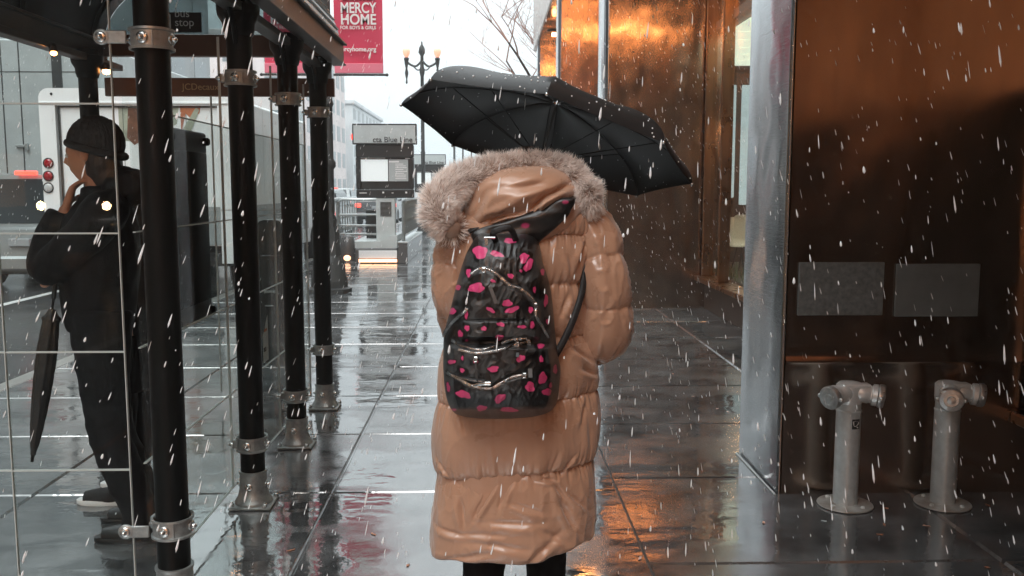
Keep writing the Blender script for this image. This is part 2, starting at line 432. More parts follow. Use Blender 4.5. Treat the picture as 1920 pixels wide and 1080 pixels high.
# ------------------------------------------------------------------ bus shelter
SX, SXB = -1.15, -2.56
PY = [3.22, 4.34, 5.36, 6.3]
sh = thing('bus_shelter', 'black steel and glass bus shelter with silver clamps on its posts', 'bus shelter', (-1.9, 4.7, 0))
def bolt(b, c, d, r=.014, mi=1):
    d = V(d).normalized(); Mx = d.to_track_quat('Z','Y').to_matrix()
    b.lathe([(r*1.45,-.004),(r*1.45,.003),(r*1.2,.006),(r*.75,.007),(r*.72,.013),(r*.5,.018),(r*.15,.021)], c, 14, mi, Mx)
def clamp(parent, x, y, z, arm=None, sd=1):
    b = MB(); r = .066
    b.lathe([(r,-.034),(r+.009,-.036),(r+.010,-.028),(r+.003,-.025),(r+.003,.025),(r+.010,.028),(r+.009,.036),(r,.034)], (x,y,z), 36, 0, cap=False)
    for a in (-PI/2-.12, PI-.15, -.12, PI/2):
        d = V((math.cos(a), math.sin(a), 0)); bolt(b, V((x,y,z))+d*(r+.005), d)
    b.box((x+.024,y-r-.0045,z-.033), (x+.027,y-r+.004,z+.033), 0)
    if arm is not None:
        ax, ay = arm
        if ax != x:
            b.bbox((ax-.004, ay-.012, z-.022), (x-r+.004, ay-.004, z+.022), .003, 0)
            b.lathe([(.026,-.006),(.026,.004),(.022,.007)], (ax, ay-.008, z), 20, 0, Matrix.Rotation(PI/2, 3, 'X'))
            bolt(b, (ax, ay-.014, z), (0,-1,0), .013)
        else:
            b.bbox((x-r-.02, ay-.004, z-.02), (x-r+.006, y, z+.02), .003, 0)
            bolt(b, (x-r-.02, ay, z), (-1,0,0), .013)
    return b.build('clamp', [M['galv'], M['bolt']], parent, smooth=True)
for i, y in enumerate(PY):
    for x, front in ((SX, True), (SXB, False)):
        if not front and i in (1, 2): continue
        b = MB()
        if not front and i == 3: y2 = 6.0
        else: y2 = y
        b.lathe([(.058,0),(.058,2.24),(.064,2.245),(.072,2.27),(.074,2.30),(.094,2.335),(.098,2.36),(.098,2.38),(.07,2.385),(.07,2.42)], (x,y2,0), 40)
        # curved bracket under the eave
        for s in ((1,-1) if front else (1,)):
            pts = [(x, y2+s*.05, 2.2), (x, y2+s*.09, 2.3), (x, y2+s*.18, 2.375), (x, y2+s*.3, 2.395)]
            b.tube(pts, [.012,.014,.014,.01], 8, flat=1)
        p = b.build('post', M['black'], sh, smooth=True)
        if front:
            clamp(p, x, y2, 2.05, (x-.145, y2-.055) if i == 0 else (x, y2-.03))
            if i < 3: clamp(p, x, y2, .325 if i == 0 else .31, (x-.145, y2-.055) if i == 0 else (x, y2-.03))
            else: clamp(p, x, y2, .42, (x, y2-.03)); 
            b = MB()
            b.lathe([(.062,.175),(.068,.175),(.068,.165),(.064,.16),(.066,.09),(.074,.05),(.088,.03),(.092,.022),(.092,.014)], (x,y2,0), 32)
            b.bbox((x-.1,y2-.1,.003), (x+.1,y2+.1,.016), .003)
            for k in range(4):
                a = -PI/2-.1+k*PI/2; d = V((math.cos(a), math.sin(a), 0)); bolt(b, V((x,y2,.105))+d*.064, d, .013)
                a += PI/4; b.lathe([(.013,.014),(.013,.03),(.008,.034),(.008,.042)], (x+.115*math.cos(a), y2+.115*math.sin(a), 0), 6, 1)
            b.build('base_flange', [M['galv'], M['bolt']], p, smooth=True)
# eave beams and vaulted roof
y0r, y1r = 2.3, 6.5
for x, nm in ((-1.03,1), (-2.66,-1)):
    b = MB()
    b.bbox((x-.03,y0r,2.40), (x+.03,y1r,2.525), .004); b.bbox((x-.05,y0r,2.525), (x+.055,y1r,2.54), .003); b.bbox((x-.045,y0r,2.388), (x+.045,y1r,2.40), .003)
    b.build('eave_beam', M['blackbrown'], sh)
    b = MB(); xi = SX if nm > 0 else SXB
    b.bbox((xi-.04,y0r,2.345), (xi+.04,y1r-.02,2.387), .004); b.build('soffit_rail', M['blackbrown'], sh)
def arcp(t, e=0): # t 0..1 across the roof
    a = PI*t; return (-1.845+(.80+e)*math.cos(a), 2.54+(.50+e)*math.sin(a))
b = MB(); n = 24
vs = []; 
for e in (0, .02):
    for k in range(n+1):
        x, z = arcp(k/n, e)
        vs += [(x, y0r, z), (x, y1r, z)]
fs = []
for q in range(2):
    for k in range(n): s_ = q*(n+1)*2+2*k; fs.append((s_, s_+1, s_+3, s_+2))
m_ = (n+1)*2
for k in range(n): fs += [(2*k, 2*k+2, m_+2*k+2, m_+2*k), (2*k+1, 2*k+3, m_+2*k+3, m_+2*k+1)]
b.add(vs, fs); b.build('roof', M['roofsheet'], sh, smooth=True)
for y in PY+[2.33]:
    b = MB(); b.tube([(arcp(k/20,-.012)[0], y, arcp(k/20,-.012)[1]) for k in range(21)], .016, 6); b.build('roof_rib', M['black'], sh, smooth=True)
for k in range(3):
    b = MB(); t = .06+k*.04; x, z = arcp(t, .025); b.tube([(x, y0r, z), (x, y1r, z)], .006, 6); b.build('roof_trim', M['galv'], sh)
# far end: cross bars, lunette, bus stop plate
b = MB(); b.bbox((-2.63,6.42,2.44), (-1.06,6.48,2.585), .004); b.build('cross_beam', M['brownbar'], sh)
b = MB(); b.bbox((-2.63,6.42,2.17), (-1.06,6.46,2.295), .004); cb = b.build('cross_beam', M['brownbar'], sh)
text('maker_lettering', 'JCDecaux', .062, (-2.1,6.418,2.232), FRONT, mat('gilt_lettering', (.42,.32,.18), .5), cb)
b = MB(); pts = [(arcp(k/20,-.03)) for k in range(21)]; b.prism([(x, max(z, 2.59)) for x, z in pts], 6.44, 6.455, 'y'); b.build('lunette', M['greyglass'], sh)
b = MB(); b.bbox((-2.28,6.425,2.60), (-1.955,6.437,2.735), .004); pl = b.build('stop_plate', M['darkgrey'], sh)
gl = mat('plate_lettering', (.6,.66,.66), .5)
text('lettering', 'bus\nstop', .075, (-2.135,6.422,2.695), FRONT, gl, pl)
b = MB(); b.bbox((-2.262,6.418,2.627), (-2.16,6.424,2.72), .008); b.build('bus_symbol', gl, pl)
b = MB(); b.bbox((-2.25,6.414,2.665), (-2.195,6.4175,2.7), .004); b.bbox((-2.187,6.414,2.665), (-2.168,6.4175,2.7), .004)
b.ball((-2.238,6.416,2.632), .012, 10, sc_=(1,.2,1)); b.ball((-2.18,6.416,2.632), .012, 10, sc_=(1,.2,1)); b.build('symbol_window', M['darkgrey'], pl)
# glass: near end wall, street-side far end, long side
GY = 3.165
zs = [.55, .975, 1.39, 1.83, 2.24]
xs = [-1.272, -1.685, -2.1, -2.5]
def pane(a, b_, name='glass_pane'):
    q = MB(); q.box(a, b_); return q.build(name, M['glass'], sh)
zz = [.09]+zs
for i in range(3):
    for j in range(5):
        pane((xs[i+1]+.002, GY, zz[j]+.002), (xs[i]-.002, GY+.006, zz[j+1]-.002))
b = MB()
for z in zs: b.box((xs[-1], GY-.002, z-.0026), (xs[0], GY+.008, z+.0026))
for x in xs[:-1]: b.box((x-.0016, GY-.003, .085), (x+.0016, GY+.009, 2.3))
b.build('glass_seam', M['seam'], sh)
GX = -1.245
yy = [3.24, 4.34, 5.36, 6.3]
for i in range(3):
    for j in range(4):
        pane((GX-.006, yy[i]+.003, zz[j]+.002), (GX, yy[i+1]-.003, zz[j+1]-.002))
b = MB()
for z in zz[:-1]: b.box((GX-.008, yy[0], z-.0022), (GX+.002, yy[-1], z+.0022))
for y in yy[1:]: b.box((GX-.009, y-.0015, .085), (GX+.003, y+.0015, 2.24))
b.build('glass_seam', M['seam'], sh)
for (x0, x1) in ((-2.5,-1.9), (-1.89,-1.26)): pane((x0, 6.38, .12), (x1, 6.386, 2.16))
b = MB(); b.box((-2.5,6.375,1.385), (-1.26,6.391,1.391)); b.box((-1.9,6.374,.1), (-1.892,6.392,2.17)); b.build('glass_seam', M['seam'], sh)
# unlit information panel behind the long glass
b = MB(); b.bbox((GX-.075, 3.66, .95), (GX-.03, 4.2, 1.79), .008); ip = b.build('information_panel', M['darkgrey'], sh)
b = MB(); b.bbox((GX-.028, 3.69, 1.04), (GX-.022, 4.17, 1.70), .002); b.build('screen', mat('dark_screen', (.012,.014,.015), .12), ip)
for y in (3.7, 4.16):
    for z in (.99, 1.75): b = MB(); b.lathe([(.018,0),(.018,.02),(.012,.026)], (GX-.03, y, z), 12, 0, Matrix.Rotation(PI/2, 3, 'Y')); b.build('fixing', M['black'], ip, smooth=True)
# small notice stuck on the long glass
b = MB(); b.add([(GX-.0075, 5.02, .57),(GX-.0075, 5.14, .57),(GX-.0075, 5.14, .83),(GX-.0075, 5.10, .80),(GX-.0075, 5.06, .75),(GX-.0075, 5.02, .73)], [tuple(range(6))])
nt_ = b.build('notice', M['white'], sh)
text('lettering', 'no', .055, (GX-.0065, 5.03, .645), (PI/2,0,PI/2), M['ink'], nt_, sx=1)
b = MB(); b.box((GX-.0073, 5.05, .74), (GX-.0067, 5.12, .755)); b.build('orange_line', M['orangepaint'], nt_)
# eave lamps
for (x, y, z, r) in ((-2.5, 5.42, 2.315, .018), (-2.46, 6.05, 2.29, .026)):
    b = MB(); b.lathe([(r*1.3,0),(r*1.3,.03),(r*.6,.045)], (x,y,z+.01), 16); lm = b.build('eave_lamp', M['blackbrown'], sh)
    b = MB(); b.ball((x,y,z), r, 14, sc_=(1,1,.75)); b.build('bulb', M['amber_glow'], lm, smooth='all')

M['reflection_glow'] = mat('glow_panel', (.5,.55,.55), .4, emit=(.72,.95,1), es=.5, var=.5, vscale=3); M['amber_pane'] = mat('added_amber_pane', (.4,.16,.06), .4, emit=(1,.42,.18), es=.15, var=.5, vscale=1.5); M['baytube'] = mat('lit_bay_tube', (1,.6,.3), .4, emit=(1,.4,.13), es=26)  # first two: added glow for the window reflection and the pier reflection
M['added_soffit'] = mat('added_soffit', (.26,.17,.12), .45, metal=.3, var=.3, vscale=1.5); M['tube'] = mat('added_warm_tube', (1,.6,.3), .4, emit=(1,.42,.15), es=4)  # soffit and glow of the added, unseen canopy
# ------------------------------------------------------------------ steel building on the right
bd = thing('steel_building', 'brown metal fronted building with polished pier corners and a lit shop window', 'building', (2.2, 15, 0))
PX, PX2 = 1.46, 2.98
def pier(y, front_detail=False):
    yb = y+.70; r = .018 if front_detail else .06
    b = MB()
    if front_detail:
        # near pier face is a sheet with a shallow rolled crease at knee height
        zl = [0,.3,.6,.655,.672,.688,.702,.72,.78,1,1.6,2.4,3.5,5.6]
        off= [0,0,.0,.004,.012,.012,.003,0,0,0,0,0,0,0]
        xl = [PX+r+.006+(2.98-PX-r-.006)*k/14 for k in range(15)]
        vs = []
        for z, o in zip(zl, off):
            for x in xl: vs.append((x, y-o*(1 if x < 2.35 else .5), z))
        nx = len(xl); fs = [(j*nx+i, j*nx+i+1, (j+1)*nx+i+1, (j+1)*nx+i) for j in range(len(zl)-1) for i in range(nx-1)]
        b.add(vs, fs)
        b.box((PX+r+.006, y+.002, 0), (PX2, yb, 5.6))
    else:
        b.box((PX+r+.006, y, 0), (PX2, yb, 5.6))
    p = b.build('pier', M['bronze'], bd, smooth=front_detail)
    b = MB(); n = 8; poly = []
    for k in range(n+1):
        a = -PI/2-(PI/2)*k/n; poly.append((PX+r+r*math.cos(a), y+.0+r+r*math.sin(a)))
    for k in range(n+1):
        a = PI-(PI/2)*k/n; poly.append((PX+r+r*math.cos(a), yb-r+r*math.sin(a)))
    b.prism(poly, 0, 5.6, 'z'); b.build('corner_cladding', M['steel'], p, smooth=True)
    return p
piers = [pier(4.42, True), pier(11.5), pier(19), pier(26.6), pier(-2.9)]
b = MB(); b.tube([(PX-.012, 4.40, .004), (PX-.014, 4.75, .005), (PX-.012, 5.12, .004)], .005, 6); b.build('sealant_bead', mat('pale_sealant', (.4,.42,.42), .4), piers[0])
b = MB(); b.bbox((1.4,-4,5.6), (12,28,12), .03); b.build('upper_wall', M['bronze'], bd)
# far end walls, recess walls and windows
WX = 2.8
for (ya, yb_) in ((-2.2, 4.42), (5.12, 11.5), (12.2, 19), (19.7, 26.6)):
    b = MB(); b.box((WX-.02, ya, 0), (WX+.15, yb_, .36)); b.build('base_wall', M['blackbrown'], bd)
    b = MB(); b.bbox((WX-.16, ya, .362), (WX+.12, yb_, .42), .008); b.build('sill', M['mullion'], bd)
    b = MB(); b.box((WX-.02, ya, 4.3), (WX+.15, yb_, 5.6)); b.build('lintel', M['bronze'], bd)
    ms = [5.22, 7.0, 8.80, 10.62, 11.42] if ya == 5.12 else np.linspace(ya+.1, yb_-.1, 5)
    for k, ym in enumerate(ms):
        b = MB(); b.bbox((WX-.08, ym-.035, .422), (WX+.05, ym+.035, 4.298), .006); b.build('mullion', M['mullion'], bd)
    if ya == -2.2:      # unseen, added for the near pier's reflection: dark panels, glowing transom above them
        for k in range(4):
            q = MB(); q.box((WX-.01, ms[k]+.036, .424), (WX+.03, ms[k+1]-.036, 2.02)); q.build('added_dark_panel', M['black'], bd)
            q = MB(); q.box((WX, ms[k]+.036, 2.06), (WX+.03, ms[k+1]-.036, 4.296)); q.build('amber_pane', M['amber_pane'], bd)
        continue
    b = MB(); b.tube([(1.62, (ya+yb_)/2, 4.02+(ya > 12)*1.3), (2.72, (ya+yb_)/2, 4.02+(ya > 12)*1.3)], .045, 10); b.build('bay_tube_lamp', M['baytube'], bd, smooth=True)
    b = MB(); b.bbox((1.5, (ya+yb_)/2-.05, 4.09+(ya > 12)*1.3), (WX-.03, (ya+yb_)/2+.05, 4.15+(ya > 12)*1.3), .008); b.build('lamp_bar', M['blackbrown'], bd)
    for k in range(4):
        q = MB(); q.box((WX, ms[k]+.036, .424), (WX+.008, ms[k+1]-.036, 4.296)); q.build('window_pane', M['winglass'], bd)
b = MB(); b.box((9.0,-4,0), (9.1,28,5.6)); b.box((3,26.9,0), (9,27.1,5.6)); b.box((3,-3.5,0), (9,-3.4,5.6)); b.build('inner_wall', mat('inner_wall', (.5,.36,.25), .6, var=.4, vscale=1.5), bd)
b = MB(); b.box((WX+.16,-3.4,.0), (9,26.9,.3)); b.build('inner_floor', mat('inner_floor', (.12,.07,.04), .3, var=.3), bd)
b = MB(); b.box((WX+.02,-3.4,3.46), (9,26.9,3.56)); b.build('inner_ceiling', mat('inner_ceiling', (.2,.2,.18), .6), bd)
b = MB()
for k in range(9): b.box((2.98, 8.6+k*.62, 3.40), (5.6, 8.6+k*.62+.59, 3.455))
b.build('luminous_ceiling', mat('lit_ceiling', (.8,.85,.7), .5, emit=(.88,1,.78), es=.9), bd)
# unseen canopy added to shade pavement and near wall, warm tubes added beneath
cn = thing('added_canopy', 'flat canopy with warm tubes added out of view to shade the pavement by the near pier', 'canopy', (2, 0, 3.3))
b = MB(); b.bbox((.30,-9,3.34),(2.79,7.2,3.55), .01); b.box((2.79,-2.2,3.34),(2.795,4.4,3.5)); b.build('shade_slab', M['added_soffit'], cn)
for k in range(5): b = MB(); b.tube([(1.1, -8+k*2.5, 3.31), (1.1, -6.2+k*2.5, 3.31)], .022, 8); b.build('added_tube', M['tube'], cn, smooth=True)
# things in the shop
def shop_chair(x, y, label, base=False):
    t = thing('shell_chair', label, 'chair', (x, y, .3))
    b = MB(); vs = []; fs = []; nu, nv = 9, 12
    prof = [(-.2,.44),(-.19,.455),(-.1,.44),(0,.435),(.1,.44),(.17,.47),(.205,.54),(.22,.63),(.235,.72),(.245,.78),(.25,.81),(.25,.825)]
    for s_ in (0, .01):
        for j in range(nv):
            py_, pz = prof[j]
            for i in range(nu):
                u = -1+2*i/(nu-1); ww = .2*(1 if j < 9 else 1-.35*((j-8)/3)**2)
                vs.append((x+u*ww, y+py_-abs(u)**2*.05*(1 if j > 5 else 0)+s_*(1 if j > 5 else 0), .3+pz+.04*abs(u)**2.5*(1 if j < 6 else 0)-s_))
    for s_ in range(2):
        for j in range(nv-1):
            for i in range(nu-1):
                a = s_*nu*nv+j*nu+i; fs.append((a, a+1, a+nu+1, a+nu))
    b.add(vs, fs); b.build('shell', mat('white_plastic', (.75,.77,.7), .35), t, smooth='all')
    for sx in (-1,1):
        for sy in (-1,1):
            b = MB(); b.tube([(x+sx*.12, y+sy*.12, .74), (x+sx*.2, y+sy*.2, .3)], .011, 8); b.build('leg', M['black'], t)
    return t
ch = shop_chair(3.42, 12.45, 'white shell chair standing behind the shop window between the bronze mullions'); ch.rotation_euler.z = 0
shop_chair(3.95, 13.6, 'white shell chair further inside the shop, by the orange counter')
t = thing('shop_counter', 'orange counter with stools behind the shop window', 'counter', (5.2, 14, .3))
b = MB(); b.bbox((4.8,10.5,.3), (5.4,17,1.25), .02); b.build('counter_body', M['orangepaint'], t); b = MB(); b.bbox((4.7,10.4,1.252), (5.5,17.1,1.3), .01); b.build('counter_top', M['white'], t)
for k, (x, y, z) in enumerate(((3.6,12.0,2.2),(3.9,13.2,2.35),(4.4,15,2.3),(3.5,9.4,2.4),(4.5,17.5,2.4))):
    t = thing('pendant_lamp', ['amber pendant lamp hanging nearest the mullion', 'amber pendant lamp hanging above the white shell chair', 'amber pendant lamp hanging over the counter middle', 'amber pendant lamp hanging close to the near pier', 'amber pendant lamp hanging deep inside the shop'][k], 'lamp', (x, y, z), 'pendant lamps in the shop')
    b = MB(); b.lathe([(.02,.16),(.06,.13),(.11,.02),(.115,0)], (x,y,z), 20, cap=False); b.tube([(x,y,z+.16),(x,y,3.46)], .005, 5); b.build('lamp_shade', M['orangepaint'], t, smooth=True)
    b = MB(); b.ball((x,y,z+.03), .05, 12); b.build('bulb', mat('lit_warm_bulb', (1,.7,.4), .3, emit=(1,.55,.25), es=130), t, smooth='all')
t = thing('added_glow_panels', 'row of pale glowing panels added in the shop for the bright reflection in its window', 'added glow panel', (4.1, 15, .3))  # added glow standing in for the window's bright street reflection
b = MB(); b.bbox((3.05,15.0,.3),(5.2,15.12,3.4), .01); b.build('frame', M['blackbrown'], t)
for k in range(4): b = MB(); b.bbox((3.12+k*.52,14.96,1.25+.12*(k % 2)),(3.55+k*.52,14.995,3.2), .01); b.build('glow_panel', M['reflection_glow'], t)
# window planter grass
t = thing('planter', 'narrow planter of spiky green blades along the window sill inside', 'planter', (2.98, 10.3, .3))
b = MB(); b.bbox((2.9,9.2,.3), (3.12,11.45,.44), .01); b.build('trough', M['blackbrown'], t)
b = MB()
for k in range(240):
    y = random.uniform(9.25, 11.4); x = random.uniform(2.92, 3.1); a = random.uniform(0, 6.3); l = random.uniform(.08, .26); d = V((math.cos(a)*.45, math.sin(a)*.45, 1))*l; w_ = V((math.sin(a), -math.cos(a), 0))*.005
    p = V((x, y, .44)); b.add([p-w_, p+w_, p+d*.6+w_*.7, p+d*.6-w_*.7, p+d], [(0,1,2,3), (3,2,4)])
b.build('blades', mat('leaf_green', (.06,.12,.035), .5, var=.4), t)

# plaques on the near pier
for k, (x0, x1, y0_, y1_, lb) in enumerate(((1496,1660,492,592,'spotted pale grey plaque set on the dark wall nearest the pier corner'), (1678,1840,495,594,'plain pale grey plaque set on the dark wall above the second standpipe'))):
    a = U(x0, y1_, 4.40); c = U(x1, y0_, 4.40)
    b = MB(); b.bbox((a.x, 4.404, a.z), (c.x, 4.418, c.z), .003)
    o = b.build('plaque', mat('frosted_plaque', (.15,.17,.17), .5, var=.35 if k == 0 else .15, vscale=40 if k == 0 else 8, bump=.001, bscale=60), origin=(a.x, 4.41, a.z))
    tag(o, lb, 'plaque', 'plaques on the dark wall')
# fire standpipes
def standpipe(name, px, py, a1, a2, label, sticker=False):
    p = U(px, py, 4.27); x, y = p.x, 4.22 if False else 4.25
    t = thing('standpipe', label, 'standpipe', (x, y, 0), 'fire standpipes by the wall')
    pm = M['pipe']
    b = MB(); b.lathe([(.058,.012),(.058,.47),(.060,.472),(.060,.478),(.056,.482),(.056,.53)], (x,y,0), 36); b.build('pipe', pm, t, smooth=True)
    b = MB(); b.lathe([(.04,.003),(.128,.003),(.132,.006),(.13,.011),(.06,.016)], (x,y,0), 44); fl = b.build('floor_flange', M['flange'], t, smooth=True)
    for q in range(4):
        b = MB(); a = .6+q*PI/2; b.lathe([(.011,.012),(.011,.02),(.006,.023)], (x+.098*math.cos(a), y+.098*math.sin(a), 0), 6); b.build('flange_bolt', M['casting'], fl)
    b = MB()
    b.lathe([(.052,.505),(.058,.515),(.062,.54),(.062,.60),(.05,.612),(.02,.615)], (x,y,0), 28)
    hd = b.build('valve_head', M['casting'], t, smooth=True)
    for a in (a1, a2):
        d = V((math.cos(a), math.sin(a), -.12)).normalized(); Mx = d.to_track_quat('Z','Y').to_matrix(); c = V((x, y, .572))
        b = MB(); b.lathe([(.046,.0),(.048,.05),(.046,.085),(.042,.09),(.042,.10),(.052,.104),(.053,.125)], c, 28, 0, Mx)
        o = b.build('outlet', M['casting'], hd, smooth=True)
        b = MB(); b.lathe([(.052,.128),(.056,.132),(.057,.15),(.052,.158),(.034,.16),(.032,.154),(.02,.154),(.018,.162),(.003,.164)], c, 32, 0, Mx)
        for s in (-1, 1):
            e = Mx @ V((s*.06, 0, .143)); b.ball(c+e, .012, 8, sc_=(1,1,1)); e2 = Mx @ V((s*.055,0,.14)); b.tube([c+e2*1.0, c+e], .007, 6)
        b.build('cap', M['cap'], hd, smooth=True)
        b = MB(); pa = c+Mx @ V((-.03,.03,.03)); pb = c+Mx @ V((-.045,.03,.15)); 
        for q in range(9):
            u = q/8; pp = pa.lerp(pb, u)-V((0,0,.05*math.sin(PI*u))); b.lathe([(.0045,-.0015),(.0062,0),(.0045,.0015)], pp, 8, 0, Matrix.Rotation(PI/2*(q % 2), 3, 'X'), cap=False)
        b.build('chain', M['bolt'], hd, smooth=True)
    b = MB(); b.bbox((x-.055,y-.058,.592), (x+.085,y-.0,.612), .006); b.build('top_plate', M['casting'], hd)
    if sticker:
        n = 8; R = .0592; b = MB(); vs = []; fs = []
        for k in range(n+1):
            a = -PI/2+.02+(k/n-.15)*.72
            for z in (.395, .444): vs.append((x+R*math.cos(a), y+R*math.sin(a), z))
        for k in range(n): fs.append((2*k,2*k+2,2*k+3,2*k+1))
        b.add(vs, fs); s = b.build('sticker', M['ink'], t)
        b = MB(); cx = -PI/2+.24; R = .0598
        pts = []
        for k in range(14):
            a = 2*PI*k/14; rr = .017*(1+.18*math.sin(3*a+1)); pts.append((R*math.cos(cx+rr*math.cos(a)/R)+x, y+R*math.sin(cx+rr*math.cos(a)/R), .423+rr*.8*math.sin(a)))
        b.add(pts, [tuple(range(14))])
        tl = [(cx+.06,.405),(cx+.10,.409),(cx+.27,.402),(cx+.2,.399)]
        b.add([(x+R*math.cos(a), y+R*math.sin(a), z) for a, z in tl], [(0,1,2,3)])
        b.build('emblem', M['whiteletter'], s)
M['pipe'] = mat('painted_pipe', (.55,.6,.61), .36, metal=.35, var=.15, vscale=25, rvar=.08)
M['flange'] = mat('floor_flange', (.65,.66,.64), .4, metal=.4, var=.6, vscale=9, col2=(.30,.26,.22))
M['casting'] = mat('cast_metal', (.8,.84,.84), .33, metal=.45, var=.2, bump=.0006, bscale=90)
M['cap'] = mat('cap_metal', (.62,.65,.65), .3, metal=.8, var=.25, vscale=40)
standpipe('a', 1580, 966, math.radians(212), math.radians(-22), 'silver fire standpipe with a black square sticker, nearer the pier corner', True)
standpipe('b', 1762, 962, math.radians(248), math.radians(-18), 'silver fire standpipe without a sticker, further right along the wall')
# ------------------------------------------------------------------ street: lamp with banners
def banner(parent, x0, x1, y, z0, z1, full):
    b = MB(); nx, nz_ = 14, 22; vs = []; fs = []
    for s_ in (0, 1):
        for j in range(nz_+1):
            for i in range(nx+1):
                u = i/nx; v = j/nz_
                w_ = .012*math.sin(u*5+v*2)+.008*math.sin(v*9+u*3)
                vs.append((x0+(x1-x0)*u, y+w_+s_*.004, z0+(z1-z0)*v))
    q = (nx+1)*(nz_+1)
    for s_ in (0, 1):
        for j in range(nz_):
            for i in range(nx):
                a = s_*q+j*(nx+1)+i; fs.append((a, a+1, a+nx+2, a+nx+1))
    b.add(vs, fs); o = b.build('banner', M['redbanner'], parent, smooth='all')
    b = MB(); b.bbox((x0, y-.022, z0-.01), (x1, y+.012, z0+.13), .006); b.build('hem', M['pinkhem'], o)
    ext = .03
    b = MB(); b.tube([(x0-(ext if x0 < lx else 0.02)-(.04 if x0 < lx else 0), y, z0-.03), (x1+(.04 if x1 > lx else .02), y, z0-.03)], .017, 10); b.ball((x1+.05 if x1 > lx else x0-.05, y, z0-.03), .024, 8); b.build('banner_rod', M['lamp_iron'], o)
    b = MB(); b.tube([(x0, y, z1+.03), (x1, y, z1+.03)], .017, 10); b.build('banner_rod', M['lamp_iron'], o)
    W = x1-x0; s = W/.74
    if True:
        zb = z0+(.5/ .5)*0
        # white picture field and the red twig drawn on it
        b = MB(); b.box((x0+.115*s, y-.026, z0+1.02), (x0+.625*s, y-.022, z0+1.86)); b.build('picture_field', M['white'], o)
        b = MB(); pts = catmull([(x0+.27*s, y-.030, z0+1.62),(x0+.33*s,y-.030,z0+1.38),(x0+.37*s,y-.030,z0+1.24),(x0+.42*s,y-.030,z0+1.08),(x0+.46*s,y-.030,z0+1.03)], 6)
        rr = [.007+.009*math.exp(-((k-9)/2.2)**2)+.008*math.exp(-((k-17)/2)**2) for k in range(len(pts))]
        b.tube(pts, rr, 6); b.build('drawn_twig', M['redbanner'], o)
        yy_ = y-.030; cx = (x0+x1)/2-.0
        text('lettering', 'MERCY', .205, (cx+.005, yy_, z0+.895), FRONT, M['whiteletter'], o, 'CENTER', sx=.78, bold=.004)
        text('lettering', 'HOME', .205, (cx+.005, yy_, z0+.735), FRONT, M['whiteletter'], o, 'CENTER', sx=.88, bold=.004)
        text('lettering', 'FOR BOYS & GIRLS', .066, (cx, yy_, z0+.625), FRONT, M['whiteletter'], o, 'CENTER', sx=.93, bold=.001)
        text('lettering', 'mercyhome.org', .088, (cx-.03, yy_, z0+.325), FRONT, M['whiteletter'], o, 'CENTER', sx=1, bold=.002)
    return o
p = U(624, 300, 13.4); lx = -2.34
def lamp_post(x, y, label, group='ornate lamp posts along the kerb'):
    t = thing('street_lamp', label, 'street lamp', (x, y, 0), group)
    b = MB()
    b.lathe([(.26,0),(.26,.1),(.22,.12),(.22,.3),(.17,.36),(.15,.42),(.15,.8),(.12,.9),(.13,.95),(.085,1.05),(.08,1.4),(.065,1.5),(.065,2.6),(.08,2.65),(.062,2.7),(.055,5.1),(.08,5.2),(.09,5.3),(.06,5.4),(.05,5.75),(.11,5.85),(.09,6.0),(.03,6.1),(.02,6.2)], (x,y,0), 20)
    b.build('pole', M['lamp_iron'], t, smooth=True)
    for s in (-1, 1):
        b = MB(); b.tube(catmull([(x, y, 5.6), (x+s*.2, y, 5.42), (x+s*.42, y, 5.5), (x+s*.5, y, 5.62)], 5), .035, 8)
        b.tube(catmull([(x, y, 5.35), (x+s*.15, y, 5.3), (x+s*.3, y, 5.45)], 4), .02, 6)
        b.lathe([(.01,-.75),(.035,-.7),(.02,-.6),(.06,-.4),(.03,-.25),(.06,-.1),(.07,0),(.09,.06),(.05,.1)], (x+s*.5, y, 5.6), 14)
        a = b.build('arm', M['lamp_iron'], t, smooth=True)
        b = MB(); b.lathe([(.05,.1),(.1,.18),(.13,.3),(.11,.36),(.03,.42)], (x+s*.5, y, 5.6), 16); b.build('globe', M['amber_soft'], a, smooth=True)
    return t
# banner pole: tall plain dark pole standing just beyond the shelter
t = thing('banner_pole', 'dark street pole carrying two red banners beyond the bus shelter', 'street lamp', (lx, 13.4, 0))
b = MB()
b.lathe([(.33,0),(.33,.06),(.27,.08),(.27,.20),(.245,.24),(.235,.44),(.2,.5),(.17,.56),(.16,.9),(.12,1.0),(.13,1.06),(.1,1.15),(.1,1.8),(.13,1.84),(.13,1.9),(.1,1.95),(.1,2.7),(.12,2.74),(.1,2.8),(.095,8)], (lx,13.4,0), 8)
b.build('pole', M['lamp_iron'], t, smooth=True)
banner(t, U(628,100,13.4).x, U(719,100,13.4).x, 13.36, U(700,141,13.4).z+.03, U(700,141,13.4).z+1.95, True)
banner(t, U(497,100,13.4).x, U(589,100,13.4).x, 13.36, U(700,141,13.4).z+.03, U(700,141,13.4).z+1.95, False)
q = U(791, 95, 30)
lamp_post(q.x, 30, 'ornate twin lamp with amber globes behind the subway entrance sign')
for k, (px, y) in enumerate(((852, 50), (868, 62), (884, 78))):
    q = U(px, 300, y)
    lamp_post(q.x, y, ['distant twin lamp just right of the second entrance sign', 'middle one of the three faint distant lamps', 'faintest distant lamp nearest the umbrella edge'][k])

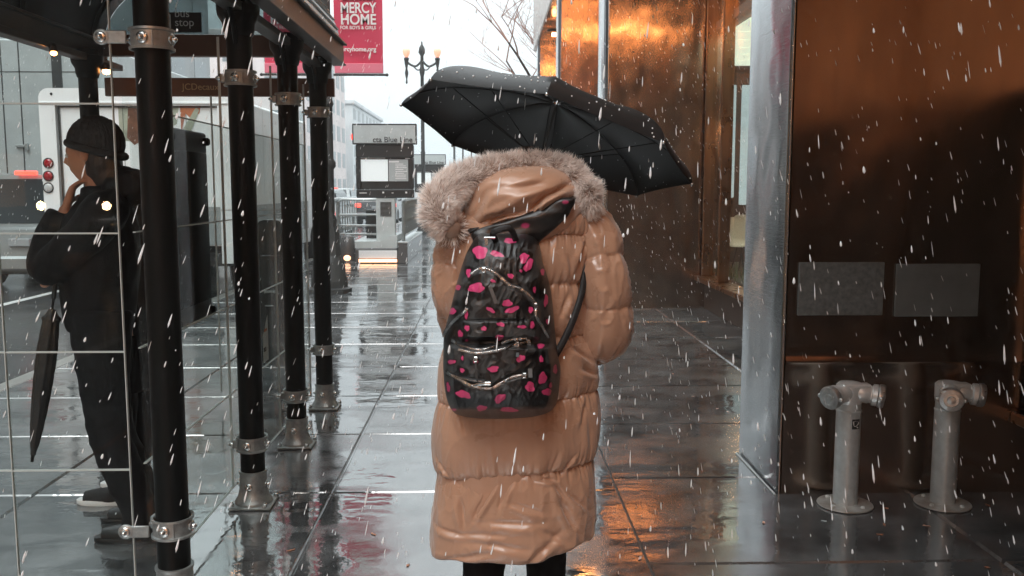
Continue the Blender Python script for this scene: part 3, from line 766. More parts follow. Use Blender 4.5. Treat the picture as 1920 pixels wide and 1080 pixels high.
# ------------------------------------------------------------------ subway entrance
def entrance(px0, px1, y, sc_, label, txt=True):
    """sign pylon, railings and stair walls; sc_ metres per metre"""
    x0 = U(px0, 300, y).x; x1 = U(px1, 300, y).x; W = x1-x0; cx = (x0+x1)/2
    t = thing('subway_sign', label, 'subway sign', (cx, y, 0))
    X = lambda u: x0+W*u
    b = MB(); b.bbox((X(0),y,2.42),(X(1),y+.14,2.80), .01); hb = b.build('header_box', M['kioskgrey'], t)
    b = MB(); b.bbox((X(-.012),y-.005,2.785),(X(1.012),y+.15,2.812), .004); b.bbox((X(-.012),y-.005,2.40),(X(1.012),y+.15,2.42), .004); b.bbox((X(-.014),y-.006,2.415),(X(.004),y+.15,2.79), .003); b.bbox((X(.996),y-.006,2.415),(X(1.014),y+.15,2.79), .003)
    b.build('header_frame', M['kioskdark'], hb)
    text('lettering', 'cta Blue Line', .155 if txt else .09, (X(.95), y-.004, 2.49), FRONT, M['ink'], hb, 'RIGHT', bold=.002)
    b = MB(); b.ball((X(-.02), y+.02, 2.55), .035, 8, sc_=(.6,.6,1.8)); b.build('marker_lamp', M['red_glow'], hb, smooth='all')
    b = MB(); b.bbox((X(.03),y+.02,2.14),(X(.96),y+.2,2.40),.02); b.bbox((X(.03),y+.02,1.50),(X(.1),y+.2,2.139),.01); b.bbox((X(.9),y+.02,1.50),(X(.96),y+.2,2.139),.01); b.bbox((X(.03),y+.02,1.32),(X(.96),y+.2,1.499),.02)
    b.box((X(.1),y+.1,1.5),(X(.9),y+.18,2.14)); 
    fr = b.build('map_frame', M['kioskdark'], t)
    b = MB(); b.box((X(.105),y+.082,1.66),(X(.54),y+.088,2.10)); b.build('map_sheet', M['paper'], fr)
    b = MB(); b.box((X(.555),y+.082,1.66),(X(.865),y+.088,2.10)); sh_ = b.build('notice_sheet', M['paper2'], fr)
    b = MB()
    for k in range(9):
        w_ = random.uniform(.10, .16); z = 2.0-k*.037; b.box((X(.66), y+.076, z), (X(.66)+w_*1.6, y+.080, z+.014))
    b.box((X(.56),y+.076,2.04),(X(.72),y+.08,2.07)); b.build('printed_lines', M['whiteletter'], sh_)
    b = MB(); b.box((X(.11),y+.07,2.12),(X(.5),y+.074,2.135)); b.box((X(.82),y+.07,2.11),(X(.9),y+.074,2.13))
    for k, (a, c) in enumerate(((.08,.2),(.45,.48),(.6,.63),(.82,.85))): b.box((X(a), y+.014, 1.415), (X(c), y+.018, 1.43+.02*(k % 2)))
    b.build('printed_line', M['whiteletter'], fr)
    b = MB(); b.bbox((X(.34),y+.04,.3),(X(.65),y+.22,1.318),.012); pd = b.build('pedestal', M['kioskgrey'], t)
    b = MB()
    for k in range(12): b.box((X(.41), y+.03, .95+k*.025), (X(.59), y+.038, .963+k*.025))
    b.build('louvre', M['kioskdark'], pd)
    return t, X
t, X = entrance(663, 780, 18.6, 1, 'grey subway entrance sign with map panel reading Blue Line, nearer one')
entrance(775, 835, 36.0, 1, 'farther subway entrance sign half hidden by the lamp pole', True)
# base and stair walls of the near entrance
sa = thing('stair_enclosure', 'stepped base with railings and a warm lit strip under the subway sign', 'stair enclosure', (-2.1, 18.6, 0))
Y = 18.5
P_ = lambda px, py, y=Y: U(px, py or 430, y)
b = MB(); b.bbox((P_(665,0).x, Y, .0), (P_(744,0).x, Y+1.2, .30), .02); b.build('lower_step', M['granite'], sa)
b = MB(); b.bbox((P_(672,0).x, Y-.02, .10), (P_(744,0).x, Y-.002, .26), .004); b.build('white_band', M['white'], sa)
b = MB(); b.bbox((P_(672,0).x, Y-.05, .02), (P_(744,0).x, Y-.025, .085), .004); b.build('lit_strip', M['warmstrip'], sa)
b = MB(); b.prism([(P_(664,0).x,.302),(P_(744,0).x,.302),(P_(744,0).x,.56),(P_(730,0).x,.56),(P_(712,0).x,.44),(P_(664,0).x,.44)], Y+.05, Y+1.2, 'y'); b.build('upper_step', M['kioskgrey'], sa)
# right stair wall with balustrade, running away from the camera
wx0, wx1 = P_(746,0).x, P_(764,0).x
b = MB(); b.bbox((wx0, 18.45, 0), (wx1, 22.6, .40), .01); b.build('side_wall', M['granite'], sa)
b = MB(); b.bbox((wx0-.01, 18.44, .402), (wx1+.01, 22.62, .44), .01); b.build('wall_coping', M['steelrail'], sa)
def balustrade(p0, p1, n, z0, z1, parent, rails=()):
    p0, p1 = V(p0), V(p1)
    b = MB(); b.tube([p0+V((0,0,z0)), p0+V((0,0,z1-.08)), p0+(p1-p0).normalized()*.1+V((0,0,z1)), p1+V((0,0,z1))], .035, 8)
    b.tube([p0+V((0,0,z0+.1)), p1+V((0,0,z0+.1))], .02, 6)
    for z in rails: b.tube([p0+V((0,0,z)), p1+V((0,0,z))], .022, 6)
    r = b.build('railing', M['steelrail'], parent, smooth=True)
    b = MB()
    for k in range(n):
        q = p0+(p1-p0)*((k+.5)/n)
        b.lathe([(.016,z0+.1),(.016,z0+.35),(.035,z0+.4),(.016,z0+.45),(.016,z0+.62),(.03,z0+.66),(.016,z0+.7),(.016,z1-.01)], q, 8)
    b.build('balusters', M['steelrail'], r, smooth=True)
balustrade(((wx0+wx1)/2, 18.7, 0), ((wx0+wx1)/2, 22.4, 0), 14, .44, 1.28, sa)
lx0, lx1 = P_(626,0).x, P_(705,0).x
balustrade((lx0-.1, 19.6, 0), (lx1, 19.6, 0), 0, .44, 1.28, sa, (.72, .95, .53))
balustrade((lx0-.15, 18.6, 0), (lx0-.1, 22.6, 0), 12, .2, 1.28, sa)
b = MB(); b.bbox((P_(672,0).x, 19.7, .44), (P_(703,0).x, 19.8, 1.05), .01); b.build('back_panel', M['kioskdark'], sa)
# glowing lamp low at the left end of the steps
b = MB(); b.ball((P_(647,0).x, Y+.2, .09), .075, 12, sc_=(1,1,.8)); b.build('step_lamp', M['warmstrip'], sa, smooth='all')
b = MB(); b.lathe([(.16,0),(.17,.3),(.12,.5),(.04,.56)], (P_(652,0).x-.08, Y+.5, 0), 14); o = b.build('traffic_bollard', M['granite'], smooth=True, origin=(P_(652,0).x-.08, Y+.5, 0)); tag(o, 'squat rounded stone bollard left of the lit subway steps', 'bollard')
# utility cabinet with a rounded top
x0 = U(478,350,8).x; x1 = U(530,350,8).x
t = thing('ticket_cabinet', 'dark cabinet with rounded top seen between the second and third shelter posts', 'cabinet', ((x0+x1)/2, 8.2, 0))
b = MB(); n = 10; w_ = (x1-x0)/2; r = .07
poly = [(x0,.0),(x1,.0)]+[(x1-r+r*math.cos(PI/2*k/6), 1.19+r*math.sin(PI/2*k/6)) for k in range(7)]+[(x0+r-r*math.sin(PI/2*k/6), 1.19+r*math.cos(PI/2*k/6)) for k in range(7)]
b.prism(poly, 8.0, 8.35, 'y'); b.build('housing', M['darkgrey'], t)
b = MB(); b.bbox((x0+.04,7.985,.3),(x1-.04,7.998,.95),.004); dp = b.build('front_panel', M['kioskdark'], t)
b = MB(); b.bbox((x0+.06,7.975,.62),(x1-.06,7.984,.64),.002); b.bbox((x0+.06,7.975,.5),(x1-.1,7.984,.51),.002); b.build('trim_strip', M['galv'], dp)

# ------------------------------------------------------------------ vehicles
def wheel(parent, x, y, r, side, z0=-.13):
    b = MB(); Mx = Matrix.Rotation(PI/2, 3, 'Y')
    b.lathe([(r*.62,-.11),(r*.93,-.11),(r,-.08),(r,.08),(r*.93,.11),(r*.62,.11)], (x,y,z0+r), 28, 0, Mx); o = b.build('wheel', M['rubber'], parent, smooth=True)
    b = MB(); b.lathe([(r*.61,-.07),(r*.55,.06),(r*.2,.085),(r*.05,.09)], (x,y,z0+r), 20, 0, Mx if side > 0 else Matrix.Rotation(-PI/2, 3, 'Y')); b.build('rim', M['galv'], o, smooth=True)
# box truck, rear towards us
TY = 13.2
tx0, tx1 = U(81,350,TY).x, U(433,350,TY).x
zt = U(100,165,TY).z; zb = U(400,462,TY).z
tr = thing('box_truck', 'white box truck with a painted rear door and round red lamps', 'truck', ((tx0+tx1)/2, TY+2.7, -.13))
b = MB(); b.bbox((tx0+.02,TY+.12,zb),(tx1-.0,TY+5.6,zt-.08),.04); b.build('cargo_box', M['white'], tr)
wf = U(116,350,TY).x-tx0
b = MB()
n = 6; r = .14; poly = [(tx0+wf-.04, zb-.25),(tx0, zb-.25)]+[(tx0+r-r*math.cos(PI/2*k/n), zt-r+r*math.sin(PI/2*k/n)) for k in range(n+1)]+[(tx1-r+r*math.sin(PI/2*k/n), zt-r+r*math.cos(PI/2*k/n)) for k in range(n+1)]+[(tx1,zb-.25),(tx1-.16,zb-.25),(tx1-.16,zt-.24),(tx0+wf-.04,zt-.24)]
b.prism(poly, TY, TY+.14, 'y'); fr = b.build('rear_frame', M['white'], tr)
b = MB(); b.bbox((tx0+.01,TY-.02,zt-.22),(tx1-.01,TY-.002,zt-.19),.006); b.build('header_bead', M['white'], fr)
for py_, mt_ in ((306,'red_lens'),(330,'red_lens'),(352,'clear_lens')):
    c = U(91, py_, TY); b = MB(); b.lathe([(.075,0),(.075,.012),(.066,.014),(.064,.008)], (c.x,TY-.002,c.z), 24, 0, Matrix.Rotation(PI/2,3,'X')); l_ = b.build('rear_lamp', M['rubber'], fr, smooth=True)
    b = MB(); b.lathe([(.063,.006),(.055,.016),(.03,.022),(.004,.024)], (c.x,TY-.002,c.z), 24, 0, Matrix.Rotation(PI/2,3,'X')); b.build('lens', M[mt_], l_, smooth=True)
b = MB(); c = U(96,176,TY); b.ball((c.x,TY,c.z), .02, 8); b.build('rivet', M['rubber'], fr)
def clampx(v): return min(max(v, tx0+wf), tx1-.17)
dx0, dx1 = tx0+wf, tx1-.17
dr = MB(); dr.bbox((dx0,TY+.05,zb),(dx1,TY+.11,zt-.25),.006); door = dr.build('rear_door', M['white'], tr)
b = MB(); b.box((dx0-.012,TY+.02,zb),(dx0+.012,TY+.049,zt-.25)); b.box((dx0+.02,TY+.03,zt-.265),(dx1,TY+.049,zt-.25)); 
for k in range(1,5): b.box((dx0+(dx1-dx0)*k/5-.003,TY+.044,zb),(dx0+(dx1-dx0)*k/5+.003,TY+.0495,zt-.27))
b.build('door_gasket', M['kioskdark'], door)
def dpoly(pts, nm, m, lay):
    b = MB(); q = [U(x, y, TY) for x, y in pts]; b.add([(clampx(p.x), TY+.048-lay*.003, p.z) for p in q], [tuple(range(len(q)))]); b.build(nm, m, door)
gm = mat('mural_green', (.38,.42,.33), .5, var=.4, vscale=4); om = mat('mural_orange', (.55,.2,.08), .5, var=.5, vscale=4, col2=(.3,.08,.04)); bm_ = mat('mural_brown', (.2,.08,.045), .5, var=.6, vscale=3)
dpoly([(218,182),(334,182),(330,232),(262,268),(222,262)], 'mural_shape', gm, 0)
dpoly([(238,180),(262,182),(264,262),(250,272),(236,258)], 'mural_shape', bm_, 1)
dpoly([(335,184),(377,182),(372,212),(356,222),(346,212),(338,250)], 'mural_shape', om, 2)
dpoly([(334,254),(366,200),(372,206),(338,292)], 'mural_shape', gm, 3)
dpoly([(334,300),(356,290),(356,388),(334,388)], 'mural_shape', om, 1)
dpoly([(264,235),(278,225),(278,354),(270,350),(262,300)], 'mural_shape', M['white'], 2)
b = MB(); b.ball((U(338,180,TY).x, TY+.035, U(338,181,TY).z), .06, 12, sc_=(1,.25,1.3)); b.build('mural_flame', mat('mural_amber', (.9,.32,.02), .5), door)
rd = mat('mural_red', (.55,.03,.02), .5)
for k in range(3): dpoly([(263,304+k*18),(277,312+k*18),(277,322+k*18),(263,312+k*18)], 'mural_stripe', rd, 3)
b = MB(); b.box((dx0,TY+.035,U(400,460,TY).z),(dx1,TY+.0395,U(400,388,TY).z)); sp_ = b.build('grey_stripe', M['stripe'], door)
for s_, py_ in (('T',405),('O',424),('NE',444)):
    c = U(353, py_, TY); text('lettering', s_, .17, (c.x, TY+.032, c.z), FRONT, M['whiteletter'], sp_, 'RIGHT', bold=.006)
b = MB(); b.box((tx1-.002,TY+.15,U(400,460,TY).z),(tx1+.003,TY+5.59,U(400,388,TY).z)); 
b.build('side_stripe', M['stripe'], tr)
b = MB()
for k in range(1, 9): b.box((tx1,TY+.14+k*.61,U(400,388,TY).z+.01),(tx1+.002,TY+.146+k*.61,zt-.15))
b.build('side_joint', M['seam'], tr)
b = MB(); b.bbox((tx0+.05,TY+.1,zb-.30),(tx1-.05,TY+.3,zb-.1),.02); b.box((tx0+.6,TY+.2,zb-.2),(tx1-.6,TY+8,zb-.02)); b.build('chassis', M['rubber'], tr)
b = MB(); b.prism([(TY+5.75,zb-.3),(TY+7.9,zb-.35),(TY+8.0,.9),(TY+7.6,1.25),(TY+7.1,2.1),(TY+5.75,2.15)], tx0+.15, tx1-.15, 'x'); b.build('cab', M['white'], tr)
for y_ in (TY+1.3, TY+6.9):
    for x_, s_ in ((tx0+.2,-1),(tx1-.2,1)): wheel(tr, x_, y_, .42, s_)
# grey semi trailer
gx0, gx1, GYt = U(-30,350,19.8).x, U(170,350,19.8).x, 19.8
t = thing('semi_trailer', 'grey trailer with a latched rear door behind the silver car', 'trailer', ((gx0+gx1)/2, 22, -.13))
b = MB(); b.bbox((gx0,GYt,.9),(gx1,GYt+9,U(40,72,GYt).z),.04); b.build('trailer_box', M['greybox'], t)
b = MB()
for px in (16, 49): b.box((U(px,350,GYt).x-.012,GYt-.008,1.0),(U(px,350,GYt).x+.012,GYt-.001,4.6))
b.box((gx0,GYt-.008,U(0,135,GYt).z),(gx1-.02,GYt-.001,U(0,135,GYt).z+.015)); b.build('door_seam', M['kioskdark'], t)
c = U(43,274,GYt); b = MB(); b.bbox((c.x-.13,GYt-.07,c.z-.03),(c.x+.1,GYt-.02,c.z+.03),.01); b.bbox((c.x+.08,GYt-.09,c.z-.09),(c.x+.14,GYt-.02,c.z+.06),.01); b.build('latch', M['galv'], t)
b = MB(); b.box((U(110,350,GYt).x,GYt-.03,1),(U(128,350,GYt).x,GYt-.002,4.6)); b.build('corner_post', M['kioskdark'], t)
for x_, s_ in ((gx0+.3,-1),(gx1-.3,1)): wheel(t, x_, GYt+1.5, .5, s_); wheel(t, x_, GYt+2.7, .5, s_)
# tall mirror bracket of the truck beside the frame
# cars
def car(cx, y0, L_, Wd, Ht, label, paint, glow=True, face=1, heads=False, name='suv'):
    """hatch-backed car, rear at y0 when face=1, nose at y0 when face=-1"""
    t = thing(name, label, 'car', (cx, y0+face*L_/2, -.13)); z = -.13
    Yf = lambda u: y0+face*u*L_
    h = Ht
    side = [(.0,.32),(.005,.62),(.02,.98),(.05,1.02),(.095,.985*h),(.14,h),(.55,h),(.66,.9*h),(.74,1.08),(.95,.98),(.99,.8),(1,.4),(.97,.25),(.03,.25)]
    b = MB(); ns = len(side); vs = []; fs = []
    W2 = Wd/2
    for xi in (-1, -.93, .93, 1):
        for u, zz_ in side:
            top = max(0, (zz_-1.0)/(h-1.0)); k = 1-.14*top
            inset = .03 if abs(xi) == 1 else 0
            vs.append((cx+xi*W2*k, Yf(u), z+zz_-(.03 if abs(xi) == 1 and zz_ > .9 else 0)))
    for a in range(3):
        for i in range(ns):
            j = (i+1) % ns; fs.append((a*ns+i, a*ns+j, (a+1)*ns+j, (a+1)*ns+i))
    fs.append(tuple(range(ns))); fs.append(tuple(3*ns+i for i in range(ns)))
    b.add(vs, fs); bo = b.build('body', paint, t, smooth=True)
    b = MB(); e = .008
    def rear_pt(s, zz_, off=0.01): # on the tail gate
        u = interp([(1.02,.05),(.985*h,.095)], zz_)[0] if zz_ > 1.02 else .03
        return V((cx+s, Yf(u)-face*off, z+zz_))
    b.add([rear_pt(-W2*.78,1.08), rear_pt(W2*.78,1.08), rear_pt(W2*.7,.95*h), rear_pt(-W2*.7,.95*h)], [(0,1,2,3)]); 
    b.add([rear_pt(-W2*.78,1.08,.002), rear_pt(W2*.78,1.08,.002), rear_pt(W2*.7,.95*h,.002), rear_pt(-W2*.7,.95*h,.002)], [(0,1,2,3)]); b.build('rear_window', M['car_glass'], t)
    for s in (-1, 1):
        b = MB(); x = cx+s*(W2*.93+.0); b.add([(cx+s*W2*.985, Yf(.12), z+1.1),(cx+s*W2*.985, Yf(.68), z+1.1),(cx+s*W2*.90, Yf(.6), z+.92*h),(cx+s*W2*.90, Yf(.17), z+.93*h)], [(0,1,2,3)]); b.build('side_window', M['car_glass'], t)
        b = MB(); b.bbox((cx+s*W2*.72, Yf(-.012), z+.78), (cx+s*W2*.99, Yf(.03), z+.96), .02); b.build('tail_lamp', M['red_glow'] if glow else M['red_lens'], t)
        b = MB(); b.lathe([(.09,-.03),(.10,.0),(.07,.03),(.01,.04)], (cx+s*W2*.74, Yf(1.0), z+(1.27 if heads else .74)), 16, 0, Matrix.Rotation(-PI/2*face, 3, 'X')); b.build('headlight', M['headlight'] if heads else M['clear_lens'], t)
        for u in (.18, .81): wheel(t, cx+s*(W2-.1), Yf(u), .35, s)
        b = MB(); b.ball((cx+s*(W2+.07), Yf(.68), z+1.08), .1, 8, sc_=(.8,.6,.7)); b.build('mirror', paint, t, smooth='all')
    b = MB(); b.add([(cx-W2*.72, Yf(.665)+face*.05, z+.89*h),(cx+W2*.72, Yf(.665)+face*.05, z+.89*h),(cx+W2*.8, Yf(.735)+face*.06, z+1.12),(cx-W2*.8, Yf(.735)+face*.06, z+1.12)], [(0,1,2,3)]); b.build('windscreen', M['car_glass'], t)
    b = MB(); b.bbox((cx-W2*.96, Yf(-.02), z+.32), (cx+W2*.96, Yf(.03), z+.56), .04); b.build('rear_bumper', paint, t)
    b = MB(); b.bbox((cx-.17, Yf(-.006), z+.72), (cx+.17, Yf(.01), z+.84), .006); b.build('number_plate', M['plate'], t)
    b = MB(); b.bbox((cx-.18, Yf(.07), z+.985*h), (cx+.18, Yf(.085), z+1.02*h), .01); b.build('high_brake_lamp', M['red_glow'] if glow else M['red_lens'], t)
    return t
car(U(30,350,14.9).x, 14.9, 4.5, 1.95, 1.90, 'silver hatchback car with red brake lamp lit, at the far left', M['silver_car'])
car(-8.95, -18.2, 4.6, 1.9, 1.9, 'dark oncoming car with lit headlights behind the photographer', M['dark_car'], glow=False, heads=True)
car(-5.4, 27, 4.4, 1.8, 1.6, 'pale far car beyond the box truck, left of the subway sign', M['silver_car'], glow=True, name='car')
car(-4.9, 40, 4.4, 1.8, 1.6, 'hazy distant car in the kerb lane behind the railings', M['dark_car'], glow=True, name='car')
car(-8.4, 50, 4.4, 1.8, 1.6, 'most distant car fading into the snow', M['silver_car'], glow=True, name='car')

# ------------------------------------------------------------------ buildings
M['glow_wall_lamp'] = mat('added_amber_lamp', (1,.6,.3), .4, emit=(1,.45,.16), es=7)
M['glow_band'] = mat('added_amber_band', (1,.5,.2), .4, emit=(1,.4,.13), es=14)  # both glow on the added amber wall behind the camera
def block(name, label, x0, x1, y0, y1, h, col, nwx, nwy, floors, side='+x', lit=0, base=None):
    t = thing(name, label, 'building', ((x0+x1)/2, (y0+y1)/2, 0))
    m = mat('facade', col, .7, var=.2, vscale=.3); wm = M['farwin']
    b = MB(); b.bbox((x0,y0,0),(x1,y1,h),.05); b.build('wall', m, t)
    b = MB(); b.bbox((x0-.3,y0-.3,h),(x1+.3,y1+.3,h+.6),.1); b.build('cornice', m, t)
    fh = h/floors
    faces = []
    if '+x' in side: faces.append(('x', x1, y0, y1, nwy))
    if '-x' in side: faces.append(('x', x0, y0, y1, nwy))
    if '+y' in side: faces.append(('y', y1, x0, x1, nwx))
    if '-y' in side: faces.append(('y', y0, x0, x1, nwx))
    cnt = 0
    for ax, w0, a0, a1, n in faces:
        for f_ in range(floors):
            for k in range(n):
                if cnt >= 96: continue
                cnt += 1
                c0 = a0+(a1-a0)*(k+.22)/n; c1 = a0+(a1-a0)*(k+.78)/n; z0 = f_*fh+.25*fh; z1 = f_*fh+.82*fh
                b = MB(); e = .03
                if ax == 'x': b.box((w0-e, c0, z0), (w0+e, c1, z1))
                else: b.box((c0, w0-e, z0), (c1, w0+e, z1))
                b.build('window', M['glow_win'] if (lit and f_ == 0) else wm, t)
    return t
M['farwin'] = mat('far_window', (.16,.18,.19), .3, spec=.5)
M['glow_win'] = mat('added_window_glow', (.3,.2,.1), .4, emit=(1,.42,.14), es=.8)  # amber glow added to unseen windows for warm reflections in the steel
block('stone_building', 'pink stone building across the street, paled in colour to look hazy', -32, -17.2, 84, 112, 15, (.66,.58,.56), 4, 8, 5, '+x-y')  # facade colour paled to stand for haze
block('office_block', 'faint grey office block beyond the pink stone building', -36, -17.2, 118, 150, 12, (.6,.63,.64), 4, 8, 5, '+x-y')
block('brick_building', 'pale grey building across the street behind the shelter roof', -34, -17.2, 22, 58, 16, (.28,.29,.29), 4, 9, 5, '+x-y')
block('dark_building', 'dark building across the street behind the photographer', -34, -17.2, -60, 12, 20, (.05,.048,.045), 4, 14, 6, '+x', lit=1)
block('corner_building', 'dark brick corner building behind the photographer with amber glow added in its windows', -13, 24, -44, -32, 8, (.05,.035,.028), 12, 3, 4, '+y', lit=1)
# added unseen glowing wall behind the photographer, warming the reflections in the metal piers
M['glow_face'] = mat('added_amber_face', (.5,.2,.08), .5, emit=(1,.36,.11), es=1.9, var=.5, vscale=.8)
M['glow_soffit'] = mat('added_brown_soffit', (.4,.18,.08), .5, emit=(1,.4,.15), es=.22, var=.4, vscale=1)
t = thing('added_glow_wall', 'unseen amber glowing wall with round lamps added behind the photographer for warm reflections', 'added glow wall', (2.7, -13.5, 0))
b = MB(); b.bbox((-3.5,-15,3.46),(9,-12.06,10.6), .02); b.build('glow_wall_body', M['brownbar'], t)
for k in range(4): b = MB(); b.bbox((-3.4+k*3.1,-12.04,3.6),(-.4+k*3.1,-11.98,10.4), .01); b.build('added_glow_face', M['glow_face'], t)
b = MB(); b.bbox((-3.4,-11.95,7.2),(8.9,-11.9,7.55), .01); b.build('added_glow_band', M['glow_band'], t)
for k in range(2):
    for x in (-3.3, 8.8): b = MB(); b.bbox((x-.09,-14.5+k*2,0),(x+.09,-14.32+k*2,3.45), .01); b.build('column', M['blackbrown'], t)
for x in (-1.6, 1.2, 4.0, 6.8): b = MB(); b.lathe([(.13,0),(.13,.04),(.1,.06)], (x,-13.4,3.39), 20); b.build('lamp', M['glow_wall_lamp'], t)
# ------------------------------------------------------------------ tree
t = thing('bare_tree', 'bare winter tree with reddish twigs above the umbrella', 'tree', (1.7, 27.8, 0))
tr_ = random.Random(5)
tb = MB(); cb_ = MB()
def branch(p, d, L_, r, dep):
    pts = [p]; q = p.copy(); dd = d.copy(); n = 4
    for k in range(n):
        dd = (dd+V((tr_.uniform(-1,1), tr_.uniform(-1,1), tr_.uniform(-.6,.8)))*.16).normalized(); q = q+dd*L_/n; pts.append(q.copy())
    (tb if dep < 2 else cb_).tube(pts, [r*(1-.5*k/n) for k in range(n+1)], 5 if dep > 1 else 8, cap=False)
    if dep >= 5: return
    for k in range(3 if dep < 4 else 2):
        i = tr_.choice([2,3,4]); a = tr_.uniform(0, 2*PI); side = V((math.cos(a), math.sin(a), tr_.uniform(-.1,.7)))
        branch(pts[i], (dd*.7+side*.75).normalized(), L_*tr_.uniform(.6,.82), r*.5, dep+1)
branch(V((1.7,27.8,0)), V((0,0,1)), 3.4, .11, 0)
for k in range(5):
    a = k*1.3; branch(V((1.7,27.8,2.6+k*.5)), V((math.cos(a)*.7, math.sin(a)*.7, .8)).normalized(), 2.3, .05, 1)
tb.build('trunk', M['bark'], t, smooth='all'); cb_.build('crown', M['twig'], t, smooth='all')
# ------------------------------------------------------------------ people
def remeshed(mb, name, m, parent, voxel, smooth_it=4, disp=None, sub=0):
    """join everything in the builder into one closed skin"""
    me = bpy.data.meshes.new('tmp'); me.from_pydata(mb.v, [], mb.f)
    o = bpy.data.objects.new('tmp', me); COL.objects.link(o)
    md = o.modifiers.new('r', 'REMESH'); md.mode = 'VOXEL'; md.voxel_size = voxel
    if smooth_it:
        ms = o.modifiers.new('s', 'SMOOTH'); ms.factor = .5; ms.iterations = smooth_it
    dg = bpy.context.evaluated_depsgraph_get(); dg.update()
    me2 = bpy.data.meshes.new_from_object(o.evaluated_get(dg)); bpy.data.objects.remove(o)
    n = len(me2.vertices); co = np.empty(n*3); me2.vertices.foreach_get('co', co); co = co.reshape(-1,3)
    if disp:
        no = np.empty(n*3); me2.vertex_normals.foreach_get('vector', no); no = no.reshape(-1,3)
        co = co+no*np.array([disp(V(c)) for c in co])[:,None]
    off = wl(parent); co = co-np.array(off)
    me2.vertices.foreach_set('co', co.ravel()); me2.name = name
    me2.materials.clear(); me2.materials.append(m)
    me2.polygons.foreach_set('use_smooth', [True]*len(me2.polygons)); me2.update()
    r = bpy.data.objects.new(name, me2); COL.objects.link(r); r.parent = parent
    return r
def limb(b, pts, rads, n=14, sub=4, flat=1.0):
    P = catmull([list(p)+[r] for p, r in zip(pts, rads)], sub)
    b.tube([V(q[:3]) for q in P], [q[3] for q in P], n, flat=flat)
def head_mesh(b, c, Rm, s=1.0):
    n, m = 44, 34; vs = []; fs = []
    g = lambda v, c0, w_: math.exp(-((v-c0)/w_)**2)
    for j in range(m+1):
        ph = PI*j/m
        for k in range(n):
            a = 2*PI*k/n
            x = .076*math.sin(ph)*math.cos(a); y = .097*math.sin(ph)*math.sin(a); z = .12*math.cos(ph)
            if y < 0: y *= 1.02; z_ = z
            lo = max(0, -z/.12); x *= 1-.28*lo**1.5; 
            if y < 0: y *= 1-.35*lo
            if y > 0:
                w_ = (y/.097)
                y += w_*(.027*g(x,0,.012)*max(0,min(1,(.02-z)/.045))*(1 if z > -.026 else g(z,-.026,.009)))
                y += w_*(.007*g(z,.026,.012)*g(x,0,.05) - .009*g(abs(x),.03,.015)*g(z,.004,.013))
                y += w_*(.008*g(x,0,.022)*(g(z,-.052,.006)+g(z,-.066,.007)) - .003*g(z,-.059,.003)*g(x,0,.02))
                y += w_*(.013*g(x,0,.03)*g(z,-.098,.018)) + w_*.004*g(abs(x),.045,.02)*g(z,-.025,.02)
            vs.append(c+Rm @ (V((x,y,z))*s))
    for j in range(m):
        for k in range(n):
            k2 = (k+1) % n; fs.append((j*n+k, (j+1)*n+k, (j+1)*n+k2, j*n+k2))
    b.add(vs, fs)
    for sx in (-1, 1):
        b.ball(c+Rm @ (V((sx*.079,-.008,.0))*s), .03*s, 10, sc_=(.35,.6,1), M=Rm)
def hand(b, w_, d, nrm, side, curl=.5, sp=0.0):
    """w_ wrist, d towards the fingers, nrm out of the palm, side +1 thumb along d x nrm"""
    d = V(d).normalized(); nrm = V(nrm); nrm = (nrm-d*nrm.dot(d)).normalized(); s = d.cross(nrm)*side
    w_ = V(w_)
    P = [w_-d*.01, w_+d*.02, w_+d*.055, w_+d*.09]
    for t in (-.026, -.009, .009, .026):
        b.tube([p+s*t*(.75+.25*i/3) for i, p in enumerate(P)], [.017,.017,.016,.0125], 10)
    L_ = [.040,.044,.041,.033]
    for i, t in enumerate((.031,.0105,-.0105,-.031)):
        p = w_+d*.09+s*t; dd = d.copy(); pts = [p-d*.01, p]; rr = [.0095,.0095]
        for q, fr in enumerate((1,.65,.5)):
            a = curl*(.7 if q == 0 else 1.05)+i*.04
            dd = (dd*math.cos(a)+nrm*math.sin(a)).normalized(); 
            nn = nrm
            nrm_l = (nrm*math.cos(a)-dd*0)
            p = p+dd*L_[i]*fr; pts.append(p); rr.append(.0088-.0012*q)
        b.tube(pts, rr, 8)
    p = w_+d*.03+s*.03; q1 = p+(d*.55+s*.75+nrm*.25).normalized()*.035; q2 = q1+(d*.8+s*.15+nrm*.6*curl*1.6).normalized()*.032; q3 = q2+(d*.7-s*.3+nrm*curl*1.4).normalized()*.024
    b.tube([p, q1, q2, q3], [.014,.0115,.0105,.008], 8)
